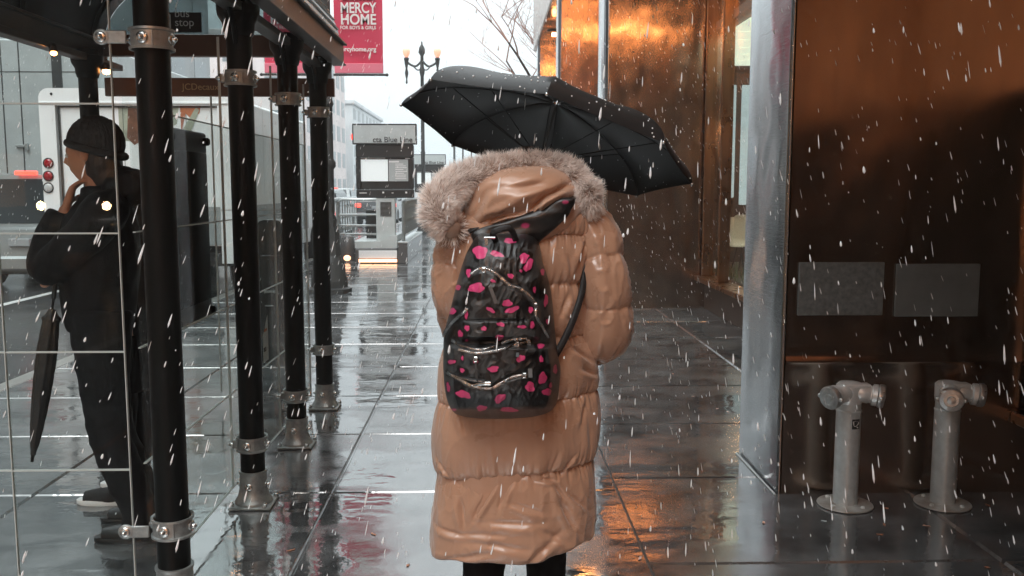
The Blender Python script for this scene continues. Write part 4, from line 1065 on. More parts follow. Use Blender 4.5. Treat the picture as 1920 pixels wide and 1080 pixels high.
def body(parent, J, headR, skin, voxel=.005):
    b = MB()
    pe, ch, nk, hd = J['pelvis'], J['chest'], J['neck'], J['head']
    right = (J['sr']-J['sl']).normalized()
    # torso as a flattened loft from hips to shoulders, then neck
    rows = [(pe-V((0,0,.09)), .15, .105), (pe, .165, .115), (pe*.6+ch*.4, .135, .1), (ch, .16, .11), (ch*.45+nk*.55, .165, .095), (nk-V((0,0,.03)), .09, .07), (nk+(hd-nk)*.3, .055, .058), (hd-(hd-nk).normalized()*.05, .05, .055)]
    tab = catmull([list(c)+[a, d] for c, a, d in rows], 4); n = 28; fwd = V((0,0,1)).cross(right).normalized(); vs = []; fs = []
    for q in tab:
        for k in range(n):
            a = 2*PI*k/n; vs.append(V(q[:3])+right*math.cos(a)*q[3]+fwd*math.sin(a)*q[4])
    for j in range(len(tab)-1):
        for k in range(n): k2 = (k+1) % n; fs.append((j*n+k, j*n+k2, (j+1)*n+k2, (j+1)*n+k))
    fs.append(tuple(range(n-1,-1,-1))); fs.append(tuple((len(tab)-1)*n+k for k in range(n))); b.add(vs, fs)
    for s in 'lr':
        S, E_, W = J['s'+s], J['e'+s], J['w'+s]
        limb(b, [S+(nk-S)*.4, S, S*.5+E_*.5, E_, E_*.6+W*.4, W], [.055,.058,.047,.04,.038,.025])
        hd_d, hd_n, hs, cu = J['hand'+s]
        hand(b, W, hd_d, hd_n, hs, cu)
        Hh, K, A, T = J['h'+s], J['k'+s], J['a'+s], J['t'+s]
        limb(b, [Hh+V((0,0,.05)), Hh*.75+K*.25, Hh*.4+K*.6, K, K*.65+A*.35, K*.2+A*.8, A], [.088,.085,.068,.055,.056,.04,.036])
        fd = (T-A); fd.z = 0; fd.normalize(); he = V((A.x, A.y, A.z-.055))-fd*.035
        limb(b, [A, he, A+fd*.06+V((0,0,-.055)), A+fd*.14+V((0,0,-.06))], [.036,.036,.036,.026], flat=.8)
    head_mesh(b, hd, headR)
    r = remeshed(b, 'body', skin, parent, voxel, 2)
    for sx in (-1, 1):
        e = MB(); e.ball(hd+headR @ V((sx*.03,.082,.004)), .0115, 12); e.build('eye', M['eye'], parent, smooth='all')
    return r
def shoe(parent, A, T, upper, sole, boot=False):
    fd = (T-A); fd.z = 0; fd.normalize(); sd_ = V((fd.y,-fd.x,0)); g = A.z-.085
    b = MB()
    limb(b, [A+V((0,0,.06 if boot else .0)), A+V((0,0,-.02))-fd*.005, A+V((0,0,-.045))+fd*.03, A+V((0,0,-.052))+fd*.10, A+V((0,0,-.056))+fd*.16], [.05,.05,.047,.043,.034], 16)
    b.ball(A+V((0,0,-.045))-fd*.03, .045, 12)
    def dz(v): return 0
    o = remeshed(b, 'shoe', upper, parent, .006, 3)
    s = MB(); pts = []
    for k in range(28):
        a = 2*PI*k/28; u = math.cos(a); v = math.sin(a)
        pts.append(A+fd*(.055+.145*u)+sd_*(v*(.043+.008*u)))
    n = len(pts); vs = [V((p.x,p.y,g+z)) for z in (0,.006,.024,.03) for p in pts]
    cen = A+fd*.055
    for i, (z, k_) in enumerate(((0,.94),(.006,1),(.024,1),(.03,.93))):
        for q in range(n):
            d_ = pts[q]-cen; vs[i*n+q] = V((cen.x+d_.x*k_, cen.y+d_.y*k_, g+z))
    fs = [tuple(range(n-1,-1,-1)), tuple(3*n+k for k in range(n))]+[(i*n+k, i*n+(k+1) % n, (i+1)*n+(k+1) % n, (i+1)*n+k) for i in range(3) for k in range(n)]
    s.add(vs, fs); s.build('sole', sole, o, smooth=True)
M['skin'] = mat('skin', (.42,.2,.12), .5, var=.12, vscale=20)
M['skin2'] = mat('pale_skin', (.5,.3,.22), .5, var=.1, vscale=20)
M['eye'] = mat('eye', (.5,.48,.45), .2)
M['hair'] = mat('hair', (.02,.013,.01), .5, bump=.003, bscale=90, stretch=(1,1,.15))
M['jacket'] = mat('black_jacket', (.004,.004,.005), .65, spec=.2, bump=.0015, bscale=160)
M['trouser'] = mat('black_trousers', (.004,.004,.005), .75, spec=.15, bump=.001, bscale=220)
M['knit'] = mat('black_knit', (.010,.010,.011), .8, bump=.004, bscale=90, stretch=(1,1,.4))
M['bootm'] = mat('black_boot', (.008,.008,.008), .35)
M['solew'] = mat('white_sole', (.7,.72,.72), .4)
def fold(amp, f=(9,9,6), seed=0.):
    def d(v):
        q = V((v.x*f[0]+seed, v.y*f[1], v.z*f[2]))
        a = noise.noise(q); b_ = noise.noise(q*2.3)
        return amp*((1-abs(a)*2.2)*.7+b_*.5)
    return d
# man waiting inside the shelter, in profile facing left
def standing_man():
    yb = 3.95
    P_ = lambda px, py, y=yb: U(px, py, y)
    t = thing('person', 'man in black beanie and jacket waiting in profile, hand raised to his collar', 'person', (P_(195,600).x, yb, 0))
    hc = P_(170, 291); Rm = Matrix.Rotation(PI/2, 3, 'Z') @ Matrix.Rotation(-.08, 3, 'X')
    J = dict(pelvis=P_(190,590), chest=P_(192,450), neck=P_(195,376), head=hc,
             sl=P_(198,400,yb-.17), sr=P_(198,400,yb+.17), el=P_(92,500,yb-.16), wl=P_(124,390,yb-.07), er=P_(125,500,yb+.2), wr=P_(88,512,yb+.0),
             hl=P_(192,610,yb-.09), hr=P_(192,610,yb+.09), kl=P_(203,800,yb-.1), kr=P_(210,780,yb+.1))
    al = P_(215,0,3.88); ar = P_(225,0,4.12); J['al'] = V((al.x,3.88,.085)); J['ar'] = V((ar.x,4.12,.085))
    J['tl'] = J['al']+V((-.2,0,0)); J['tr'] = J['ar']+V((-.2,0,0))
    J['handl'] = ((.25,.3,1), (1,.4,0), 1, .7); J['handr'] = ((0,-1,.2), (1,0,0), -1, .8)
    body(t, J, Rm, M['skin'])
    # jacket
    b = MB(); n = 30
    rows = [(P_(188,612),.125,.17),(P_(188,560),.14,.185),(P_(186,500),.155,.19),(P_(186,450),.155,.20),(P_(190,415),.135,.205),(P_(194,390),.11,.16),(P_(192,368),.085,.09),(P_(188,352),.075,.08)]
    tab = catmull([list(c)+[a, d] for c, a, d in rows], 5); vs = []; fs = []
    for q in tab:
        for k in range(n):
            a = 2*PI*k/n; vs.append(V(q[:3])+V((math.cos(a)*q[3], math.sin(a)*q[4], 0)))
    for j in range(len(tab)-1):
        for k in range(n): k2 = (k+1) % n; fs.append((j*n+k, j*n+k2, (j+1)*n+k2, (j+1)*n+k))
    fs.append(tuple(range(n-1,-1,-1))); fs.append(tuple((len(tab)-1)*n+k for k in range(n))); b.add(vs, fs)
    limb(b, [P_(200,395,yb-.10), P_(195,402,yb-.18), P_(150,450,yb-.2), P_(90,503,yb-.17), P_(95,455,yb-.12), P_(116,400,yb-.08)], [.08,.088,.078,.07,.066,.052], 16, 5)
    limb(b, [P_(200,395,yb+.10), P_(198,402,yb+.18), P_(165,450,yb+.22), P_(130,500,yb+.2), P_(96,512,yb+.06)], [.08,.088,.075,.066,.052], 16, 5)
    b.tube([P_(238,345,yb-.08), P_(252,350,yb), P_(238,345,yb+.08)], [.05,.075,.05], 12)   # hood lying on the back
    b.ball(P_(232,350), .085, 12, sc_=(.9,1.2,1))
    jk = remeshed(b, 'jacket', M['jacket'], t, .011, 3, fold(.011))
    b = MB()
    for s, k_ in (('l',-.09),('r',.09)):
        K, A = J['k'+s], J['a'+s]
        limb(b, [P_(190,585,yb+k_*.8), P_(192,660,yb+k_), K, K*.5+A*.5, A+V((.0,0,.06)), A+V((.0,0,-.02))], [.125,.112,.082,.078,.07,.072], 18, 5)
    b.ball(P_(192,600), .13, 14, sc_=(.95,1.3,.9))
    remeshed(b, 'trousers', M['trouser'], t, .011, 3, fold(.009, (8,8,9), 3))
    for s in 'lr': shoe(t, J['a'+s], J['t'+s], M['bootm'], M['bootm'], True)
    # knitted beanie
    b = MB(); c = hc+V((.018,0,.035)); b.ball(c+V((.008,0,.018)), .118, 20, sc_=(1,.88,.98))
    r = remeshed(b, 'beanie', M['knit'], t, .008, 1, lambda v: (-.3 if (v.z < c.z-.035+ (v.x-c.x)*-.35 and False) else .002*math.sin(math.atan2(v.y-c.y, v.x-c.x)*44)))
    bm_cut(r, c, Rm)
    b = MB(); pts = []
    for k in range(40):
        a = 2*PI*k/40; pts.append(c+V((.008+.112*math.cos(a), .1*math.sin(a), -.012-.03*(math.cos(a)))))
    b.tube(pts, .017, 10, closed=True); b.build('beanie_cuff', M['knit'], r, smooth='all')
    # hair behind the ear and over the nape
    b = MB(); b.ball(hc+V((.05,0,-.02)), .1, 16, sc_=(.78,.86,1.15)); b.ball(hc+V((.07,0,-.09)), .075, 12, sc_=(.9,1,1))
    remeshed(b, 'hair', M['hair'], t, .009, 2, fold(.006, (20,20,8)))
    return t
def bm_cut(o, c, Rm):
    """open the cap below the brow"""
    import bmesh
    bm = bmesh.new(); bm.from_mesh(o.data); off = wl(o)
    lc = c-off
    dl = [v for v in bm.verts if (v.co-lc).z < -.02-.28*(v.co.x-lc.x)*(-1)*(-1)]
    bmesh.ops.delete(bm, geom=dl, context='VERTS'); bm.to_mesh(o.data); bm.free()
standing_man()
def second_person():
    yb = 4.5; P_ = lambda px, py, y=yb: U(px, py, y)
    x0 = P_(212,0).x
    t = thing('person', 'person in dark coat and white soled sneakers standing behind the man in the beanie', 'person', (x0, yb, 0))
    z = lambda v: v
    J = dict(pelvis=V((x0,yb,.86)), chest=V((x0,yb,1.12)), neck=V((x0,yb,1.3)), head=V((x0-.02,yb,1.43)),
             sl=V((x0,yb-.15,1.26)), sr=V((x0,yb+.15,1.26)), el=V((x0+.02,yb-.18,1.0)), wl=V((x0-.1,yb-.14,.83)), er=V((x0+.02,yb+.18,1.0)), wr=V((x0-.1,yb+.14,.83)),
             hl=V((x0,yb-.09,.84)), hr=V((x0,yb+.09,.84)), kl=V((x0-.01,yb-.1,.46)), kr=V((x0+.02,yb+.1,.46)), al=V((x0-.04,yb-.13,.085)), ar=V((x0-.03,yb+.12,.085)))
    J['tl'] = J['al']+V((-.2,0,0)); J['tr'] = J['ar']+V((-.2,0,0)); J['handl'] = ((-.2,0,-1),(0,1,0),1,.35); J['handr'] = ((-.2,0,-1),(0,-1,0),-1,.35)
    Rm = Matrix.Rotation(PI/2, 3, 'Z')
    body(t, J, Rm, M['skin2'], .007)
    b = MB(); limb(b, [V((x0,yb,.55)), V((x0,yb,.8)), V((x0,yb,1.1)), V((x0,yb,1.24)), V((x0,yb,1.33))], [.16,.15,.16,.13,.07], 20)
    for s, k_ in (('l',-1),('r',1)): limb(b, [V((x0,yb+k_*.1,1.25)), J['s'+s], J['e'+s], J['w'+s]], [.07,.075,.06,.045], 14)
    remeshed(b, 'coat', M['jacket'], t, .014, 3, fold(.009))
    b = MB()
    for s, k_ in (('l',-1),('r',1)): limb(b, [J['h'+s], J['k'+s], J['a'+s]+V((0,0,.02))], [.095,.068,.055], 14)
    remeshed(b, 'trousers', M['trouser'], t, .012, 3, fold(.006))
    for s in 'lr': shoe(t, J['a'+s], J['t'+s], M['knit'], M['solew'])
    b = MB(); b.ball(J['head']+V((.02,0,.025)), .107, 18, sc_=(1,.85,1.05)); b.ball(J['head']+V((.06,0,-.06)), .07, 12)
    remeshed(b, 'hair', M['hair'], t, .009, 2, fold(.005, (20,20,8)))
second_person()
# folded umbrella hooked on the man's arm
def folded_umbrella():
    p0 = U(104, 533, 3.84); p1 = U(60, 866, 3.78)
    t = thing('folded_umbrella', 'long folded black umbrella hanging from the waiting man\'s forearm', 'umbrella', p1)
    d = (p1-p0); L_ = d.length; d.normalize()
    A = lambda u: p0+d*L_*u
    b = MB(); prof = [(.14,.012),(.17,.022),(.19,.034),(.21,.030),(.24,.031),(.4,.037),(.6,.034),(.78,.026),(.9,.017),(.93,.012),(.96,.010)]
    Mx = d.to_track_quat('Z','Y').to_matrix(); n = 32; vs = []; fs = []
    tab = catmull([[u, r, 0] for u, r in prof], 5)
    for i, (u, r, _) in enumerate(tab):
        for k in range(n):
            a = 2*PI*k/n+u*2.2; rr = r*(1+.16*math.cos(8*a)*(1-u*.6)+.05*math.sin(3*a)); vs.append(A(u)+Mx @ V((rr*math.cos(a), rr*math.sin(a), 0)))
    for j in range(len(tab)-1):
        for k in range(n): k2 = (k+1) % n; fs.append((j*n+k, j*n+k2, (j+1)*n+k2, (j+1)*n+k))
    b.add(vs, fs); b.build('canopy', M['umb'], t, smooth='all')
    b = MB(); b.tube([A(.02), A(.2)], .005, 8); b.tube([A(.93), A(1.0)], [.009,.006], 10); b.build('shaft', M['black'], t, smooth=True)
    b = MB(); s = V((1,0,0)); b.tube([A(.08), A(.0), A(-.03)+s*.004, A(-.055)+s*.02, A(-.06)+s*.04, A(-.045)+s*.062, A(-.01)+s*.068], .010, 10); b.build('handle', M['bootm'], t, smooth='all')
M['umb'] = mat('umbrella_nylon', (.019,.020,.021), .45, spec=.35, bump=.0004, bscale=420, bdetail=1)
folded_umbrella()
# ------------------------------------------------------------------ woman in the tan coat
M['coat'] = mat('tan_satin', (.42,.235,.15), .29, spec=.65, bump=.0014, bscale=10, bdetail=4, sheen=.3, var=.10, vscale=5, rvar=.07, stretch=(1,1,1.6))
M['lining'] = mat('coat_lining', (.12,.075,.05), .6)
CY = 2.93
wo = thing('person', 'person seen from behind in a long tan quilted coat with fur trimmed hood', 'person', (.09, CY, 0))
C_ = lambda px, py, y=CY: U(px, py, y)
hc = C_(985, 356, 2.98); HR = Matrix.Rotation(.12, 3, 'Y') @ Matrix.Rotation(-.35, 3, 'X')
grip = V((.045, 3.185, 1.16)); grip2 = V((.02, 3.17, 1.085))
J = dict(pelvis=V((.09,CY,.90)), chest=V((.095,CY,1.20)), neck=V((.095,CY+.01,1.40)), head=hc,
         sl=C_(862,438), sr=C_(1098,428), el=C_(856,575,2.93), er=C_(1132,632,2.93), wl=V((-.045,3.12,1.05)), wr=V((.13,3.16,1.14)),
         hl=V((.0,CY,.86)), hr=V((.18,CY,.86)), kl=V((-.01,CY+.02,.47)), kr=V((.195,CY+.06,.47)), al=V((-.02,CY-.02,.085)), ar=V((.205,CY+.16,.085)))
J['tl'] = J['al']+V((-.02,.2,0)); J['tr'] = J['ar']+V((.02,.2,0))
J['handr'] = ((-1,.25,.1),(0,-1,0),1,.95); J['handl'] = ((1,.35,.1),(0,-1,0),-1,.95)
body(wo, J, HR, M['skin2'])
b = MB(); b.ball(hc+HR @ V((0,-.012,.02)), .108, 18, sc_=(.86,.98,1.08)); remeshed(b, 'hair', M['hair'], wo, .009, 2, fold(.005, (18,18,7)))
b = MB()
for s in 'lr': limb(b, [J['h'+s], J['h'+s]*.5+J['k'+s]*.5, J['k'+s], J['k'+s]*.5+J['a'+s]*.5, J['a'+s]], [.09,.083,.068,.070,.06], 18, 5)
remeshed(b, 'trousers', M['trouser'], wo, .009, 3, fold(.006, (10,10,14)))
for s in 'lr': shoe(wo, J['a'+s], J['t'+s], M['bootm'], M['bootm'], True)

# coat body: outline rows (py, left, right, half depth), quilted into horizontal puffs
rows = [(352,950,1048,.085),(366,915,1072,.10),(384,880,1098,.125),(405,862,1112,.14),(440,850,1115,.155),(500,843,1110,.165),(560,840,1100,.165),(620,836,1104,.165),
        (670,824,1114,.17),(720,819,1122,.172),(780,814,1122,.172),(840,813,1122,.172),(900,812,1120,.172),(960,808,1118,.172),(1005,807,1113,.17),(1012,808,1108,.165)]
seams = [392, 438, 525, 622, 738, 868, 1030]
NT, NZ = 420, 330
CREASES = [(1085,470,1.9,30,4,.012),(1112,445,2.0,40,5,.014),(1085,660,.8,24,3.5,.014),(1100,697,.6,16,3.5,.010),(1062,500,1.4,24,4,.007),(1082,548,1.75,22,4,.010),(1052,560,-1.2,20,4,.008),(1068,600,.9,20,4,.008),
 (905,908,-1.0,30,4,.012),(941,902,-1.2,20,4,.010),(1045,905,1.0,20,4,.012),(1058,950,1.15,42,5,.011),(1078,930,.9,24,4,.010),(866,925,1.4,25,4,.009),(1000,1003,-.55,46,6,.010),(940,985,.12,44,5,.006),(880,1004,-.2,40,5,.007),
 (960,948,.08,60,5,.005),(1030,978,.6,30,5,.007),(985,925,.35,30,4,.006),(900,965,.05,40,4,.005),(845,960,.3,24,4,.006),(1020,880,.2,18,3,.008),(870,760,1.2,22,4,.006),(1090,770,1.9,22,4,.007),(1060,860,-.9,16,3,.009),(850,640,1.4,20,4,.008),(1035,850,-1.3,14,3,.007),(835,850,.9,16,3,.008),(1100,820,1.5,26,5,.006)]
def coat_body():
    vs = np.zeros((NZ, NT, 3)); 
    y0, y1 = rows[0][0], rows[-1][0]
    for j in range(NZ):
        py = y0+(y1-y0)*j/(NZ-1)
        L_, R_, dp = interp(rows, py)
        # position between seams
        k = 0
        while k < len(seams)-1 and py > seams[k+1]: k += 1
        if py < seams[0]: t_ = .5; hgt = .0; dist = 30
        else:
            t_ = (py-seams[k])/(seams[k+1]-seams[k]); hgt = .024 if seams[k+1]-seams[k] > 90 else .016
            dist = min(py-seams[k], seams[k+1]-py)
        if k == len(seams)-2: t_ = (py-seams[k])/(2.05*(seams[k+1]-seams[k])); hgt = .034; dist = py-seams[k]
        pf = (max(0, math.sin(PI*min(max(t_,0),1))))**.34
        xl, xr = U(L_, py, CY), U(R_, py, CY)
        cx = (xl.x+xr.x)/2; a = (xr.x-xl.x)/2+.004; z = xl.z
        tilt = .10 if py > 800 else (.04 if py > 640 else .0)
        if 640 < py <= 800: tilt = .04+.06*(py-640)/160*(1 if py <= 800 else 0)
        tiltz = tilt
        for i in range(NT):
            th = 2*PI*i/NT; c, s = math.cos(th), math.sin(th)
            e = 2/2.35
            ex = math.copysign(abs(c)**e, c); ey = math.copysign(abs(s)**e, s)
            q = V((c*2.2, s*2.2, z*3))
            # seams wander and gathers pull in from them
            gath = noise.noise(V((c*9, s*9, z*5+k*7)))*.0085*math.exp(-dist/22.)
            gath2 = noise.noise(V((c*26+k*3, s*26, z*2)))*.0065*math.exp(-dist/11.)+(max(0, 1-abs(noise.noise(V((c*8+k*5, s*8, z*1.2))))*5)**2)*-.006*math.exp(-dist/20.)
            big = noise.noise(q*1.1)*.010
            r1 = 1-abs(noise.noise(V((c*3.1+s*2, s*3.1+z*3.5, z*6.2+11))))*2.6
            r2 = 1-abs(noise.noise(V((c*5-z*4, s*5, z*13+3))))*2.8
            lo = .38 if py > 868 else .2
            crease = (max(0, r1)**3*.007+max(0, r2)**3*.0035)*lo
            if s < .1:
                vx = (L_+R_)/2+(R_-L_)/2*ex
                for (kx, ky, an, ln, kw, ka) in CREASES:
                    if abs(py-ky) > 70 or abs(vx-kx) > 90: continue
                    lx_ = (vx-kx)*math.cos(an)+(py-ky)*math.sin(an); ly = -(vx-kx)*math.sin(an)+(py-ky)*math.cos(an)
                    en = math.exp(-(lx_/ln)**2); crease -= ka*math.exp(-(ly/kw)**2)*en; crease += ka*.7*math.exp(-((ly-kw*2)/(kw*1.5))**2)*en
            if py > 868: crease += .5*(noise.noise(V((c*7+z*9, s*7, z*26)))*.003)*min(1,(py-868)/30)
            off = hgt*(pf-1)+gath+gath2+big+crease
            x = cx+(a+off)*ex; y = CY+(dp+off*1.15)*ey
            wob = .006*noise.noise(V((c*1.8, s*1.8, k*3.)))
            vs[j, i] = (x, y, z+tiltz*(x-cx)*1.0+wob)
    # hem: side right lifts, corner drops at the back left
    for i in range(NT):
        c, s = math.cos(2*PI*i/NT), math.sin(2*PI*i/NT)
        for j in range(NZ):
            f_ = max(0, (j/(NZ-1)-.82)/.18)
            vs[j, i, 2] += f_**2*(.012*noise.noise(V((c*2, s*2, 9)))-.02*math.exp(-((c-.1)/.3)**2)*(1 if s < 0 else 0))
    V_ = vs.reshape(-1, 3)
    ring = vs[-1].copy(); cc = ring.mean(0); inner = []
    for (k_, dz) in ((.985,-.004),(.955,.002),(.93,.02),(.92,.10),(.90,.30)):
        r = cc+(ring-cc)*k_; r[:,2] = ring[:,2]+dz; inner.append(r)
    allv = np.concatenate([V_]+inner)
    fs = []
    nj = NZ+len(inner)
    for j in range(nj-1):
        for i in range(NT):
            i2 = (i+1) % NT; fs.append((j*NT+i, j*NT+i2, (j+1)*NT+i2, (j+1)*NT+i))
    fs.append(tuple(range(NT-1,-1,-1)))
    b = MB(); b.add([tuple(v) for v in allv], fs); return b.build('coat', M['coat'], wo, smooth='all')
coat_body()
def sleeve(pts, rads, cuts, name='sleeve'):
    """pts (point, radius, flatten); puffed between cuts (fractions of length), gathered at the cuts"""
    tab = catmull([list(p)+[r] for p, r in zip(pts, rads)], 22); n = 90
    cen = [V(q[:3]) for q in tab]; L_ = [0]
    for i in range(1, len(cen)): L_.append(L_[-1]+(cen[i]-cen[i-1]).length)
    tot = L_[-1]; prev = None; vs = []; fs = []
    for i, c in enumerate(cen):
        t = (cen[min(i+1,len(cen)-1)]-cen[max(i-1,0)]).normalized()
        a = prev if prev is not None else V((0,1,0)); a = (a-t*a.dot(t)).normalized(); bb = t.cross(a); prev = a
        u = L_[i]/tot; k = 0
        while k < len(cuts)-2 and u > cuts[k+1]: k += 1
        tt = (u-cuts[k])/(cuts[k+1]-cuts[k]); pf = max(0, math.sin(PI*min(max(tt,0),1)))**.4; dist = min(abs(u-cuts[k]), abs(u-cuts[k+1]))*tot
        for q in range(n):
            th = 2*PI*q/n; co_, si = math.cos(th), math.sin(th)
            g = noise.noise(V((co_*4, si*4, u*9+k*5)))*.010*math.exp(-dist/.03)+noise.noise(V((co_*1.4, si*1.4, u*4)))*.008
            g += max(0, 1-abs(noise.noise(V((co_*3+u*6, si*3, u*11+2))))*3.2)**3*.0045
            r = tab[i][3]+.013*(pf-1)+g
            vs.append(c+(a*co_+bb*si)*r)
    m_ = len(cen)
    for j in range(m_-1):
        for q in range(n): q2 = (q+1) % n; fs.append((j*n+q, j*n+q2, (j+1)*n+q2, (j+1)*n+q))
    fs.append(tuple(range(n-1,-1,-1))); fs.append(tuple((m_-1)*n+q for q in range(n)))
    b = MB(); b.add(vs, fs); return b.build(name, M['coat'], wo, smooth='all')
sleeve([C_(1058,392), C_(1096,418,2.92), C_(1120,460,2.90), C_(1130,520,2.88), C_(1134,578,2.885), C_(1131,630,2.905), V((.335,2.985,1.035)), V((.25,3.08,1.07)), V((.155,3.15,1.13))],
       [.07,.078,.080,.086,.088,.085,.078,.066,.055], [0,.10,.25,.43,.60,.80,1])
sleeve([C_(905,400), C_(872,432,2.92), C_(856,470,2.91), C_(851,520,2.90), C_(853,560,2.91), C_(858,580,2.95), V((-.09,3.03,1.06)), V((-.05,3.11,1.06))],
       [.06,.068,.070,.072,.070,.066,.060,.052], [0,.14,.34,.58,.78,1])

# ------------------------------------------------------------------ generic bulged solid from outline rows
def bulged(name, rws, yback, D, NU, NV, m, parent, px_=3.0, py_=2.2, disp=None, color=None, smooth='all', topflat=0, e1=.42, e2=.42):
    """closed cushion: rows give left/right edge at each picture row; bulges towards -Y"""
    y0, y1 = rws[0][0], rws[-1][0]
    vs = np.zeros((NV, NU, 3)); uv = np.zeros((NV, NU, 2))
    for j in range(NV):
        v = j/(NV-1); py = y0+(y1-y0)*v; L_, R_ = interp(rws, py)[:2]
        vv = (1-abs(2*v-1)**px_)**e2
        for i in range(NU):
            u = -1+2*i/(NU-1); x = (L_+R_)/2+(R_-L_)/2*u
            d = D*vv*(1-abs(u)**py_)**e1
            if disp: d += disp(x, py, u, v)*min(1, 6*(1-abs(u)))*min(1, 10*(1-abs(2*v-1)))
            vs[j, i] = U(x, py, yback-d); uv[j, i] = (x, py)
    b = MB(); fs = [(j*NU+i, j*NU+i+1, (j+1)*NU+i+1, (j+1)*NU+i) for j in range(NV-1) for i in range(NU-1)]
    bk = [j*NU for j in range(NV)]+[(NV-1)*NU+i for i in range(1, NU)]+[j*NU+NU-1 for j in range(NV-2,-1,-1)]+[i for i in range(NU-2, 0, -1)]
    n0 = NU*NV; backv = []
    V_ = vs.reshape(-1,3); cc = V_.mean(0)
    for q in bk: p = V_[q]; backv.append((cc[0]+(p[0]-cc[0])*.9, yback+.03, cc[2]+(p[2]-cc[2])*.92))
    m_ = len(bk); fs += [(bk[q], bk[(q+1) % m_], n0+(q+1) % m_, n0+q) for q in range(m_)]+[tuple(n0+q for q in range(m_))]
    b.add([tuple(v) for v in V_]+backv, fs)
    o = b.build(name, m, parent, smooth=smooth)
    if color is not None:
        c = color(uv.reshape(-1,2)); c = np.concatenate([c, np.tile([[.01,.01,.01]], (m_,1))]); c = np.concatenate([c, np.ones((len(c),1))], 1)
        at = o.data.color_attributes.new('Col', 'FLOAT_COLOR', 'POINT'); at.data.foreach_set('color', c.astype(np.float32).ravel())
    def pos(x, py, out=0.):
        v = (py-y0)/(y1-y0); L_, R_ = interp(rws, py)[:2]; u = (x-(L_+R_)/2)/((R_-L_)/2); u = max(-.999, min(.999, u)); v = max(.001, min(.999, v))
        d = D*(1-abs(2*v-1)**px_)**e2*(1-abs(u)**py_)**e1
        if disp: d += disp(x, py, u, v)*min(1, 6*(1-abs(u)))*min(1, 10*(1-abs(2*v-1)))
        return U(x, py, yback-d-out)
    return o, pos
# hood
def hood_disp(x, py, u, v):
    d = 0
    # diagonal folds running from the upper right to the lower left
    s = (x-975)*.42+(py-385)*.9; t_ = (x-975)*.9-(py-385)*.42
    d += .012*noise.noise(V((s*.045, t_*.008, 2)))
    for (cx, cy, an, ln, w_, a_) in ((1020,372,-.55,38,5,.017),(1002,388,-.9,30,4.5,.015),(1040,358,-.35,34,5,.013),(925,412,-.5,26,4.5,.017),(905,420,-.75,22,4,.014),(950,402,-.2,36,5,.012),(985,350,-.1,50,8,.010),(900,385,-1.1,30,6,.010),(1008,398,-1.25,16,4,.014)):
        lx_ = (x-cx)*math.cos(an)+(py-cy)*math.sin(an); ly = -(x-cx)*math.sin(an)+(py-cy)*math.cos(an)
        d -= a_*math.exp(-(ly/w_)**2-(lx_/ln)**2); d += a_*.6*math.exp(-((ly-w_*2)/(w_*1.3))**2-(lx_/ln)**2)
    return d*1.35
hood, hpos = bulged('hood', [(308,950,1046),(322,915,1072),(336,890,1086),(353,876,1094),(375,872,1086),(395,866,1066),(412,866,1034),(424,870,990),(434,876,935)], 2.95, .20, 200, 130, M['coat'], wo, 2.6, 2.4, hood_disp)
# inner neck gaiter / collar closing the neck below the hood
b = MB(); b.tube([C_(880,425,2.84), C_(930,446,2.80), C_(990,440,2.79), C_(1050,410,2.81), C_(1082,385,2.86)], [.03,.04,.04,.04,.03], 14); b.build('collar', M['coat'], wo, smooth='all')

